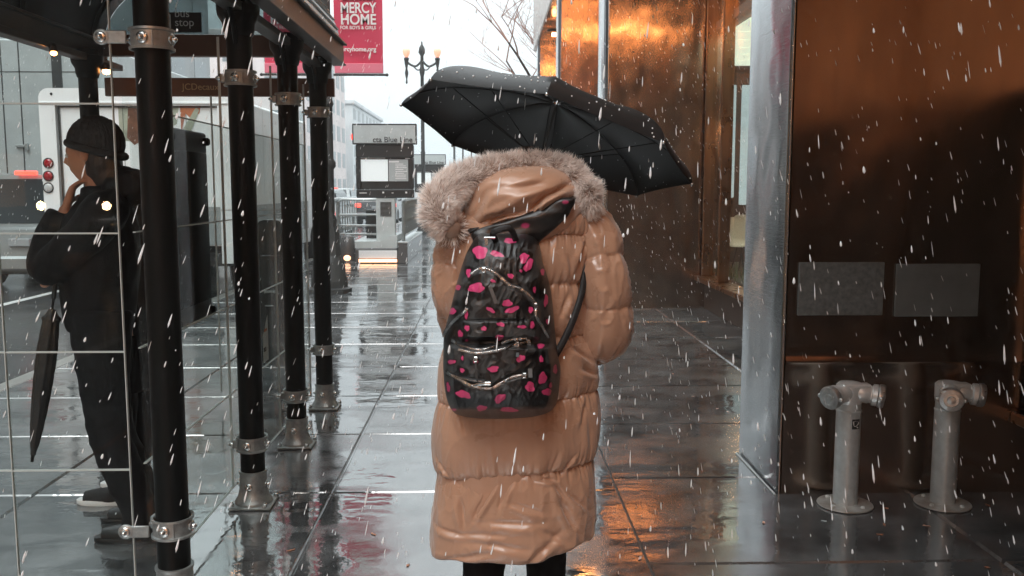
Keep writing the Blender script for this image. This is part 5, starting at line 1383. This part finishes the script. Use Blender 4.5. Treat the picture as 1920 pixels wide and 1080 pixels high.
# fur trim
M['fur'] = attr_mat('fur', rough=.6, sheen=.6)
_n = M['fur'].node_tree; _b = _n.nodes['Principled BSDF']; _t = _n.nodes.new('ShaderNodeBsdfTranslucent'); _m = _n.nodes.new('ShaderNodeMixShader'); _m.inputs[0].default_value = .35
_n.links.new(_b.inputs['Base Color'].links[0].from_socket, _t.inputs[0]); _n.links.new(_b.outputs[0], _m.inputs[1]); _n.links.new(_t.outputs[0], _m.inputs[2]); _n.links.new(_m.outputs[0], _n.nodes['Material Output'].inputs[0])
def fur_trim():
    ctrl = [(845,428,2.80,.040),(826,408,2.80,.050),(822,378,2.81,.052),(842,352,2.84,.050),(884,330,2.87,.046),(940,317,2.90,.040),(1000,311,2.91,.038),(1052,317,2.89,.038),(1086,340,2.86,.038),(1104,368,2.84,.036),(1106,392,2.86,.028),
            (1096,440,3.02,.035),(1030,480,3.12,.04),(950,490,3.14,.04),(880,470,3.06,.04)]
    pts = []
    for px, py, y, r in ctrl: pts.append(list(U(px, py, y))+[r*.9])
    tab = catmull(pts+[pts[0]], 14)[:-1]
    N_ = len(tab); cen = tab[:,:3]; rad = tab[:,3]
    b = MB(); b.tube([V(c) for c in cen], list(rad*.86), 20, closed=True)
    core = b.build('fur_trim', mat('fur_base', (.4,.29,.23), .9), wo, smooth='all')
    ns = 46000; n_front = 11*14
    r_ = np.random.default_rng(3)
    idx = r_.integers(0, N_, ns); keep = (idx < n_front) | (r_.random(ns) < .35); idx = idx[keep]; ns = len(idx)
    fr = r_.random(ns); nx_ = (idx+1) % N_
    c = cen[idx]*(1-fr[:,None])+cen[nx_]*fr[:,None]; R_ = rad[idx]*(1-fr)+rad[nx_]*fr
    t = cen[nx_]-cen[idx]; t /= np.linalg.norm(t, axis=1)[:,None]
    a0 = np.array([0,1.,0]); a = a0-t*(t@a0)[:,None]; a /= np.linalg.norm(a, axis=1)[:,None]; bb = np.cross(t, a)
    th = r_.random(ns)*2*PI
    nrm = a*np.cos(th)[:,None]+bb*np.sin(th)[:,None]
    # clumping: hair direction follows a smooth noise field plus jitter
    cl = np.array([noise.noise_vector(V(p*26)) for p in c+nrm*R_[:,None]])
    cl2 = np.array([noise.noise_vector(V(p*9)) for p in c])
    d = nrm*1.0+cl*1.0+cl2*.5+t*.35+r_.normal(size=(ns,3))*.22+np.array([0,0,-.12]); d /= np.linalg.norm(d, axis=1)[:,None]
    ln = (.020+.016*r_.random(ns))*(.75+.4*R_/.05)
    root = c+nrm*(R_*.82)[:,None]
    w_ = np.cross(d, r_.normal(size=(ns,3))); w_ /= np.linalg.norm(w_, axis=1)[:,None]
    wd = .00085*(.7+.6*r_.random(ns))
    bend = (cl*.5+r_.normal(size=(ns,3))*.25); vs = []
    P0 = root; P1 = root+d*(ln*.4)[:,None]; P2 = root+d*(ln*.75)[:,None]+bend*(ln*.12)[:,None]; P3 = root+d*ln[:,None]+bend*(ln*.32)[:,None]
    W = w_*wd[:,None]
    arr = np.stack([P0-W, P0+W, P1-W*.9, P1+W*.9, P2-W*.6, P2+W*.6, P3], 1).reshape(-1,3)
    base = np.arange(ns)*7
    off = np.array(wl(core)); arr = arr-off
    me = bpy.data.meshes.new('fur_hairs')
    quads = np.stack([np.stack([base,base+1,base+3,base+2],1), np.stack([base+2,base+3,base+5,base+4],1)],1).reshape(-1,4)
    tris = np.stack([base+4,base+5,base+6],1)
    nl = quads.size+tris.size; npoly = len(quads)+len(tris)
    me.vertices.add(len(arr)); me.vertices.foreach_set('co', arr.ravel())
    me.loops.add(nl); me.loops.foreach_set('vertex_index', np.concatenate([quads.ravel(), tris.ravel()]).astype(np.int32))
    me.polygons.add(npoly); ls = np.concatenate([np.arange(len(quads))*4, quads.size+np.arange(len(tris))*3]).astype(np.int32)
    me.polygons.foreach_set('loop_start', ls); me.update(calc_edges=True); me.validate()
    # dark roots to pale tips, per-hair variation
    vr = r_.random(ns); warm = np.array([.60,.44,.35]); pale = np.array([1,.93,.89]); gr = np.array([.96,.86,.80])
    patch = np.array([noise.noise(V(p*7)) for p in c+nrm*R_[:,None]])
    k = np.clip(.65+patch*.9+(vr-.5)*.6, 0, 1)[:,None]
    tip = gr*(1-k)+pale*k; rt_ = warm*(.55+.5*vr[:,None])
    cs = np.stack([rt_,rt_, rt_*.5+tip*.5, rt_*.5+tip*.5, tip, tip, np.minimum(1,tip*1.08)],1).reshape(-1,3)
    cs = np.concatenate([cs, np.ones((len(cs),1))],1)
    at = me.color_attributes.new('Col', 'FLOAT_COLOR', 'POINT'); at.data.foreach_set('color', cs.astype(np.float32).ravel())
    me.materials.append(M['fur'])
    o = bpy.data.objects.new('fur_hairs', me); COL.objects.link(o); o.parent = core; o['kind'] = 'stuff'
fur_trim()

# ------------------------------------------------------------------ backpack
bp_ = thing('backpack', 'black backpack with pink spots and silver zips worn over the tan coat', 'backpack', U(940, 780, 2.72))
CX = lambda x: 780+x/2.843
CYp = lambda y: 420+y/2.843
pk = [(342,150,38,38,0),(430,160,37,15,.2),(500,90,32,15,0),(578,182,28,28,0),(598,222,20,44,.55),(505,277,19,12,.3),(280,260,15,22,0),(675,255,10,20,0),(632,350,8,18,0),(322,340,48,25,-.1),(410,303,15,8,.4),
 (222,338,18,14,-.3),(693,408,12,32,.1),(487,422,26,20,0),(512,457,40,15,-.3),(612,457,14,16,0),(398,458,26,11,.5),(195,465,20,17,-.3),(268,485,10,22,.1),(620,538,12,22,0),(452,535,22,11,.1),(565,548,24,9,0),
 (272,555,14,16,0),(362,557,15,13,-.3),(236,585,13,20,-.2),(445,605,24,14,0),(665,650,18,15,-.2),(558,717,26,17,-.6),(190,735,22,12,0),(318,732,14,12,0),(247,715,6,14,0),(412,773,30,17,0),(742,775,12,24,0),
 (675,822,24,32,.1),(608,868,27,27,0),(246,780,12,13,0),(172,870,9,28,-.1),(252,908,40,21,.3),(448,930,36,20,-.5),(698,895,26,20,-.3),(668,720,11,18,0),(350,982,30,15,0),(495,990,46,14,.1),(718,860,8,16,0),(200,990,16,7,0),(560,250,8,8,0),(700,520,8,14,0),(270,620,8,7,0)]
def leopard(uv):
    x = (uv[:,0]-780)*2.843; y = (uv[:,1]-420)*2.843
    n = len(x); r_ = np.random.default_rng(11)
    f_ = lambda s, p: np.array([noise.noise(V((a*s+p, b_*s, p))) for a, b_ in zip(x, y)])
    n1 = f_(.011, 3.3); n2 = f_(.03, 8.1)
    k = np.clip((n1+n2*.35)*9+.6, 0, 1)[:,None]
    col = np.array([[.004,.004,.0045]])*(1-k)+np.array([[.036,.038,.039]])*k
    for (cx, cy, rx, ry, an) in pk:
        dx, dy = x-cx, y-cy; a = dx*math.cos(an)+dy*math.sin(an); c = -dx*math.sin(an)+dy*math.cos(an)
        th = np.arctan2(c/ry, a/rx); p1, p2, p3 = r_.random(3)*6.28
        rr = np.hypot(a/rx, c/ry)*1.06/(1+.07*np.sin(2*th+p1)+.10*np.sin(3*th+p2)+.07*np.sin(5*th+p3))
        out = 1+16/max(rx, ry)*(1+.5*np.sin(th*2+p3))
        e = np.clip((out-rr)*6, 0, 1)[:,None]; col = col*(1-e)+np.array([[.0035,.0035,.004]])*e
        e = np.clip((1-rr)*min(rx,ry)*.5+.5, 0, 1)[:,None]; col = col*(1-e)+np.array([[.58,.05,.17]])*e
    return col
M['bagfab'] = attr_mat('backpack_fabric', rough=.38, spec=.5, bump=.0009, bscale=300, bdetail=2, coat=.12)
M['webbing'] = mat('black_webbing', (.008,.008,.009), .6, bump=.001, bscale=300)
M['zip'] = mat('zip_metal', (.75,.76,.76), .22, metal=1.)
M['tape'] = mat('zip_tape', (.01,.01,.011), .6)
def smst(a, b_, x): t = min(1, max(0, (x-a)/(b_-a))); return t*t*(3-2*t)
def bag_disp(x, py, u, v):
    X_ = (x-780)*2.843; Y_ = (py-420)*2.843; d = 0
    # upper front pocket panel inside the arched zip
    def arch(X, Y): # zip line 1 height at X
        return interp([(250,300),(300,262),(350,238),(400,247),(450,280),(500,325),(560,347),(610,387),(640,440)], min(max(X,250),640))[0]
    if 210 < X_ < 680:
        ed = smst(-14, 26, Y_-arch(X_, Y_))*smst(-16, 24, X_-235)*smst(-16, 24, 655-X_)*(1-smst(-14, 14, Y_-612))
        d += .028*ed
    lowp = smst(-16, 20, Y_-650)*(1-smst(-40, 60, Y_-1010))*smst(-10, 30, X_-175)*smst(-10, 30, 745-X_)
    d += .042*lowp
    # the pockets' own zips dip inwards
    l2 = interp([(200,625),(240,655),(330,675),(400,665),(500,628),(600,615)], min(max(X_,200),600))[0]
    if 190 < X_ < 620: d -= .014*math.exp(-((Y_-l2)/12)**2)
    l3 = interp([(170,790),(230,822),(300,858),(400,868),(450,842),(520,812),(600,800)], min(max(X_,170),600))[0]
    if 165 < X_ < 620: d -= .014*math.exp(-((Y_-l3)/12)**2)
    d += .005*noise.noise(V((X_*.012, Y_*.016, 5)))+.002*(1-abs(noise.noise(V((X_*.03, Y_*.02+X_*.01, 1))))*2)
    d -= .010*math.exp(-((Y_-515)/7)**2)*smst(0,30,X_-240)*smst(0,30,600-X_)*.6
    return d
brows = [(438,904,985),(444,893,1000),(456,885,1010),(470,877,1014),(490,869,1017),(511,862,1024),(540,854,1032),(561,849,1035),(590,842,1038),(624,833,1041),(666,831,1046),(690,831,1051),(720,833,1049),(745,837,1046),(762,843,1040),(774,852,1026),(781,870,1000),(785,900,960)]
pack, bpos = bulged('main_body', brows, 2.755, .150, 300, 400, M['bagfab'], bp_, 5.0, 3.4, bag_disp, leopard)
def zipline(pts, name='zip', width=.0042, pull=None, teeth=True, both=1):
    q = catmull([(x, y, 0) for x, y in pts], 14)
    P = [bpos(CX(a[0]), CYp(a[1]), .003) for a in q]
    # resample
    L_ = [0]
    for i in range(1, len(P)): L_.append(L_[-1]+(P[i]-P[i-1]).length)
    b = MB(); b.tube([p-V((0,-.001,0)) for p in P], .0062, 6, flat=1); z = b.build(name, M['tape'], bp_, smooth='all'); b = MB(); b.tube([p+V((0,-.003,0)) for p in P], width*.75, 6); b.build('zip_edge', M['zip'], z, smooth='all')
    b = MB(); s = 0; i = 0
    while s < L_[-1] and teeth:
        while L_[i+1] < s: i += 1
        t_ = (s-L_[i])/max(1e-6, L_[i+1]-L_[i]); p = P[i].lerp(P[i+1], t_); dr = (P[i+1]-P[i]).normalized(); a = V((0,-1,0)); a = (a-dr*a.dot(dr)).normalized(); c = dr.cross(a)
        Mx = Matrix((dr, a, c)).transposed(); cc = p+a*.005
        b.box((-.0009,-.0022,-width),( .0009,.0022,width), 0, Matrix.Translation(cc) @ Mx.to_4x4()); s += .0030
    b.build('zip_teeth', M['zip'], z); return z
z1 = zipline([(295,265),(322,245),(350,236),(400,247),(450,282),(500,325),(560,345),(610,386),(636,430),(640,490),(675,548),(703,602)])
zipline([(150,592),(165,562),(195,522),(235,487),(262,462),(272,445)], 'zip')
z2 = zipline([(200,622),(240,648),(330,668),(400,657),(500,618),(592,609)], 'zip')
z2b = zipline([(232,668),(330,686),(450,668),(530,642),(602,622)], 'zip')
z3 = zipline([(170,788),(230,824),(300,860),(395,874),(450,846),(520,812),(590,800)], 'zip')
z3b = zipline([(172,792),(240,818),(300,832),(368,838)], 'zip', .002)
def strap(p0, p1, w_, parent, m=None, out=.012, name='zip_pull'):
    a = bpos(CX(p0[0]), CYp(p0[1]), out*.6); c = bpos(CX(p1[0]), CYp(p1[1]), out)
    b = MB(); d = (c-a); n = V((0,-1,0)); s = d.cross(n).normalized(); k = .0016
    mid = (a+c)/2+n*.004
    vs = []
    for p in (a, mid, c):
        for e in (-1, 1):
            for h in (0, 1): vs.append(p+s*w_*e/2+n*k*h)
    fs = []
    for i in range(2):
        o_ = i*4; fs += [(o_,o_+2,o_+6,o_+4),(o_+1,o_+5,o_+7,o_+3),(o_,o_+4,o_+5,o_+1),(o_+2,o_+3,o_+7,o_+6)]
    fs += [(0,1,3,2),(8,10,11,9)]
    b.add(vs, fs); b.build(name, m or M['puller'], parent)
    b = MB(); b.bbox(a-V((.007,.006,.006)), a+V((.007,.003,.008)), .003); b.tube([a+V((-.004,-.006,.004)), a+V((-.004,-.010,-.006)), a+V((.004,-.010,-.006)), a+V((.004,-.006,.004))], .0015, 6, closed=True); b.build('slider', M['zip'], parent)
M['puller'] = mat('leather_pull', (.045,.048,.05), .4)
strap((362,244), (428,424), .0105, z1); strap((600,620), (610,818), .0115, z2); strap((540,640), (541,708), .009, z2b); strap((578,806), (600,806), .006, z3, M['zip'])
strap((318,720),(324,826), .006, z3b)
# slack teeth lying open in the lower pocket mouth
b = MB(); q = catmull([(300,862,0),(345,852,0),(400,850,0)], 8); b.tube([bpos(CX(a[0]), CYp(a[1]), .006) for a in q], [.004]*len(q), 6, flat=1.6); b.build('zip_lip', M['zip'], z3, smooth='all')
# yoke, haul loop and shoulder straps
def ribbon(pts, w_, name, m, parent, th=.006, color=None):
    P = catmull([list(p) for p, _ in pts], 16); ups = catmull([list(u) for _, u in pts], 16); nw = 10
    vs = []; fs = []; cols = []
    for i, p in enumerate(P):
        p = V(p); t = (V(P[min(i+1,len(P)-1)])-V(P[max(i-1,0)])).normalized(); n = V(ups[i]); n = (n-t*n.dot(t)).normalized(); s = t.cross(n)
        ww = w_ if not hasattr(w_, '__len__') else w_[0]+(w_[1]-w_[0])*i/(len(P)-1)
        for k in range(nw): 
            e = -1+2*k/(nw-1); vs.append(p+s*ww*e/2+n*th*(1-abs(e)**4))
        for k in range(nw):
            e = 1-2*k/(nw-1); vs.append(p+s*ww*e/2-n*th*.5)
    m2 = 2*nw
    for j in range(len(P)-1):
        for k in range(m2): k2 = (k+1) % m2; fs.append((j*m2+k, j*m2+k2, (j+1)*m2+k2, (j+1)*m2+k))
    fs.append(tuple(range(m2))); fs.append(tuple((len(P)-1)*m2+k for k in range(m2-1,-1,-1)))
    b = MB(); b.add(vs, fs); o = b.build(name, m, parent, smooth='all')
    return o
def leopard_yoke(uv):
    x, y = uv[:,0], uv[:,1]; n1 = np.array([noise.noise(V((a*.03, b_*.03, 2.))) for a, b_ in zip(x, y)]); k = np.clip(n1*8+.1, 0, 1)[:,None]
    col = np.array([[.004,.004,.0045]])*(1-k)+np.array([[.010,.0105,.011]])*k
    for cx, cy, rx, ry in ((985,423,9,6),(1060,379,7,4),(940,448,8,3)):
        e = np.clip((1-np.hypot((x-cx)/rx, (y-cy)/ry))*3, 0, 1)[:,None]; col = col*(1-e)+np.array([[.32,.02,.09]])*e
    return col
yk, ypos = bulged('yoke', [(370,1054,1078),(380,1034,1078),(392,1006,1072),(404,976,1066),(416,940,1054),(428,900,1042),(438,884,1030),(450,886,1016),(466,892,1002)], 2.772, .022, 120, 70, M['bagfab'], bp_, 5, 3.4, lambda x, py, u, v: .007*noise.noise(V((x*.02, py*.05, 3))), leopard_yoke)
ribbon([(U(930,452,2.66),(0,-1,.2)),(U(925,436,2.63),(0,-1,.2)),(U(955,428,2.63),(0,-1,.2)),(U(968,452,2.66),(0,-1,.2))], .018, 'haul_loop', M['webbing'], bp_, .003)
b = MB(); a = U(918,446,2.625); b.bbox(a-V((.018,.003,.003)), a+V((.018,.003,.003)), .002); b.bbox(a+V((-.014,-.002,-.022)), a+V((-.004,.002,0)), .001); b.build('loop_buckle', M['zip'], bp_)
ribbon([(U(1066,376,2.79),(.2,-.6,.8)),(U(1080,366,2.88),(.2,0,1)),(U(1078,378,3.02),(.2,.7,.7)),(U(1062,440,3.115),(0,1,.1)),(U(1070,540,3.125),(0,1,0)),(U(1095,560,3.07),(.6,.7,0)),(U(1108,470,3.0),(1,0,0)),(U(1104,440,2.90),(.8,-.6,0)),(U(1099,490,2.845),(.6,-1,0)),(U(1092,545,2.815),(.5,-1,0)),(U(1078,592,2.785),(.3,-1,0)),(U(1059,635,2.762),(.1,-1,0)),(U(1038,672,2.74),(0,-1,0))], .022, 'shoulder_strap', M['webbing'], bp_, .006)
ribbon([(U(892,432,2.79),(-.2,-.6,.8)),(U(880,420,2.88),(-.2,0,1)),(U(882,430,3.02),(-.2,.7,.7)),(U(890,470,3.115),(0,1,.1)),(U(885,560,3.125),(0,1,0)),(U(850,640,3.05),(-.7,.7,0)),(U(834,680,2.93),(-1,0,0)),(U(838,690,2.82),(-.7,-.7,0)),(U(845,700,2.78),(0,-1,0))], .04, 'shoulder_strap', M['webbing'], bp_, .006)

# ------------------------------------------------------------------ open umbrella
k_ = 1.035
q = [.19979739, 3.16395227, 1.69739603, .52183049, -.20639974, .29142511, -.11654194]
cU = V((0,0,H))+(V(q[:3])-V((0,0,H)))*k_; RU = q[3]*k_
Mu = Matrix.Rotation(q[5], 3, 'Y') @ Matrix.Rotation(q[4], 3, 'X')
nU = Mu @ V((0,0,1)); HU = .175
um = thing('open_umbrella', 'open black umbrella tilted over the hooded person, two panels catching the light', 'umbrella', cU-nU*.6)
def canopy_pt(a, t, e=0.):
    """a angle index 0..8 (float), t 0..1 from apex to rim"""
    k = math.floor(a); f_ = a-k; ang0 = math.pi+k*PI/4+q[6]; ang1 = ang0+PI/4
    r = RU*math.sin(t*PI/2*.98)/math.sin(PI/2*.98); z = HU*(math.cos(t*PI/2*.96)-math.cos(PI/2*.96))
    p0 = V((math.cos(ang0)*r, math.sin(ang0)*r, 0)); p1 = V((math.cos(ang1)*r, math.sin(ang1)*r, 0))
    p = p0.lerp(p1, f_); sag = 4*f_*(1-f_)
    out = (p0+p1).normalized()
    p = p*(1-.018*sag*t**3)                                   # rim scallop
    zz_ = z*(1-.06*sag*(1-t)) - .007*sag*math.sin(t*PI)        # fabric sinks between ribs
    zz_ += .002*noise.noise(V((p.x*9, p.y*9, k)))
    return cU+Mu @ V((p.x, p.y, zz_+e))
nA, nR = 16, 26
b = MB(); vs = []; fs = []
for e in (0, -.0012):
    for k in range(8*nA):
        for j in range(nR+1): vs.append(canopy_pt(k/nA, max(.02, j/nR), e))
nn = 8*nA*(nR+1)
for s_ in (0, 1):
    for k in range(8*nA):
        k2 = (k+1) % (8*nA)
        for j in range(nR): fs.append((s_*nn+k*(nR+1)+j, s_*nn+k*(nR+1)+j+1, s_*nn+k2*(nR+1)+j+1, s_*nn+k2*(nR+1)+j))
for k in range(8*nA):
    k2 = (k+1) % (8*nA); a_ = k*(nR+1)+nR; c_ = k2*(nR+1)+nR; fs.append((a_, c_, nn+c_, nn+a_))
b.add(vs, fs); cano = b.build('canopy', M['umb'], um, smooth=True)
for k in range(8):
    b = MB(); b.tube([canopy_pt(k, t, -.006) for t in np.linspace(.03, .995, 16)], .0022, 6); r_o = b.build('rib', M['knit'], um, smooth='all')
    b = MB(); b.tube([canopy_pt(k, .5, -.008), cU+nU*(-.06)+Mu @ V((math.cos(PI+k*PI/4+q[6])*.012, math.sin(PI+k*PI/4+q[6])*.012, 0))], .0018, 5); b.build('stretcher', M['knit'], r_o)
    b = MB(); b.ball(canopy_pt(k, 1.0, -.002), .006, 8); b.build('rib_tip', M['bolt'], r_o, smooth='all')
b = MB(); b.tube([canopy_pt(0,.02)+nU*.0, cU+nU*(HU+.05)], [.007,.003], 10); b.tube([cU+nU*HU, cU+nU*(-.48)], .0045, 10); b.build('shaft', M['bolt'], um, smooth=True)
b = MB(); b.tube([cU-nU*.44, cU-nU*.47, cU-nU*.60, cU-nU*.62], [.010,.014,.0145,.010], 14); b.build('handle', M['bootm'], um, smooth='all')
b = MB()
for i in range(300):
    a = random.uniform(0, 8); t_ = random.uniform(.35, .99); b.ball(canopy_pt(a, t_, .001), random.uniform(.0012, .003), 6)
o = b.build('melting_flakes', M['flake'], um); o['kind'] = 'stuff'
# ------------------------------------------------------------------ loose leaves and litter
M['leafo'] = mat('wet_orange_leaf', (.55,.2,.08), .4, var=.3); M['leafp'] = mat('pale_leaf', (.7,.42,.32), .4)
spots = [(1365,771,'p'),(1432,978,'p'),(1545,975,'w'),(1658,982,'o'),(1650,1000,'o'),(1662,951,'o'),(1738,984,'p'),(1852,1062,'o'),(1200,1045,'p'),(940,1022,'o'),(765,1058,'o'),(1390,790,'o'),(1300,742,'p'),(1225,730,'p'),(1852,945,'o'),(1500,872,'y'),(1345,765,'p'),(545,1030,'o'),(700,1000,'o'),(1262,700,'o')]
nm = {'p': 'small pale pink leaf lying flat on the wet pavement', 'o': 'small orange leaf lying on the wet pavement', 'w': 'pale paper scrap beside the standpipe flange', 'y': 'small yellow leaf near the foot of the pier'}
places = ['right of the coat by the pier', 'below the polished pier corner', 'beside the flange of the stickered standpipe', 'in front of the two standpipes, farther one', 'in front of the two standpipes, nearer one', 'close to the wall between the standpipes', 'just in front of the second standpipe', 'at the lower right slab joint', 'on the joint at bottom right of the coat', 'beneath the coat hem', 'left of the black trouser leg', 'halfway between coat and pier', 'in the brown reflection near the sleeve', 'by the seam level with the backpack', 'at the foot of the wall at far right', 'by the pier sheet seam', 'next to the pale leaf right of the coat', 'near the shelter\'s first post', 'left of the bright reflection', 'in the middle of the brown reflection']
for i, (px, py, k) in enumerate(spots):
    d = _R @ V(((px-960)/F, -(py-540)/F, -1.0)); s = -(H-.006)/d.z; p = V((0,0,H))+d*s
    b = MB(); a = random.uniform(0, PI); L_ = random.uniform(.012, .022); n = 9; vs = [V((0,0,.003))]
    for j in range(n):
        th = 2*PI*j/n; r = L_*(.45+.55*abs(math.cos(th)))*(.8 if j % 2 else 1); x, y = r*math.cos(th), r*.55*math.sin(th)
        vs.append(V((x*math.cos(a)-y*math.sin(a), x*math.sin(a)+y*math.cos(a), .001+.004*random.random())))
    vs = [v+V((p.x,p.y,0)) for v in vs]; fs = [(0, j+1, (j+1) % n+1) for j in range(n)]
    v2 = [v-V((0,0,.0008)) for v in vs]; b.add(vs, fs); b.add(v2, [tuple(reversed(f)) for f in fs])
    o = b.build('fallen_leaf' if k != 'w' else 'paper_scrap', {'p': M['leafp'], 'o': M['leafo'], 'w': M['white'], 'y': mat('yellow_leaf', (.6,.4,.05), .4)}[k], origin=(p.x,p.y,0))
    tag(o, {'p':'pale pink leaf','o':'orange leaf','w':'white paper scrap','y':'yellow leaf'}[k]+' '+places[i], 'leaf' if k != 'w' else 'paper', 'leaves on the wet pavement' if k != 'w' else None)
# ------------------------------------------------------------------ falling sleet
b = MB(); r_ = random.Random(21)
def flake(p, L_, r, d):
    d = d.normalized(); a = d.orthogonal().normalized(); c = d.cross(a); vs = [p-d*L_/2]; n = 5
    for s_, k in ((-.25,1.),(.1,.85),(.35,.5)):
        for i in range(n): th = 2*PI*i/n; vs.append(p+d*L_*s_+(a*math.cos(th)+c*math.sin(th))*r*k)
    vs.append(p+d*L_/2); fs = [(0, 1+(i+1) % n, 1+i) for i in range(n)]
    for j in range(2): fs += [(1+j*n+i, 1+j*n+(i+1) % n, 1+(j+1)*n+(i+1) % n, 1+(j+1)*n+i) for i in range(n)]
    fs += [(1+2*n+i, 1+2*n+(i+1) % n, 1+3*n) for i in range(n)]; b.add(vs, fs)
for i in range(SNOW):
    u = r_.random(); y = 1.5+11*u**1.2
    x = r_.uniform(-1, 1)*(1.2+.62*y); z = r_.uniform(0, 1.75+.24*y)
    if x < -1.0 and x > -2.8 and 2.2 < y < 6.6 and r_.random() < .8: continue
    sw = .34*math.sin(x*.9+1.2+y*.15)+r_.uniform(-.12, .12)
    flake(V((x,y,z)), min(.04, r_.lognormvariate(math.log(.018), .5)), min(.0028, r_.lognormvariate(math.log(.0014), .35)), V((-.32*math.copysign(1,x)*min(1,abs(x))+sw*.4, r_.uniform(-.15,.15), 1)))
o = b.build('falling_snow', M['flake']); tag(o, 'wet snowflakes falling everywhere across the street', 'snow', kind='stuff')
# ------------------------------------------------------------------ haze
b = MB(); b.box((-60,-70,-1.5),(60,260,45)); hz = b.build('haze', [bpy.data.materials.new('haze_air')]); tag(hz, kind='stuff')
hm = hz.data.materials[0]; hm.use_nodes = True; N = hm.node_tree.nodes; L = hm.node_tree.links
for n in list(N): N.remove(n)
out = N.new('ShaderNodeOutputMaterial'); pv = N.new('ShaderNodeVolumePrincipled'); pv.inputs['Color'].default_value = (.93,.97,1,1); pv.inputs['Density'].default_value = HAZE; pv.inputs['Anisotropy'].default_value = .2
L.new(pv.outputs[0], out.inputs['Volume'])
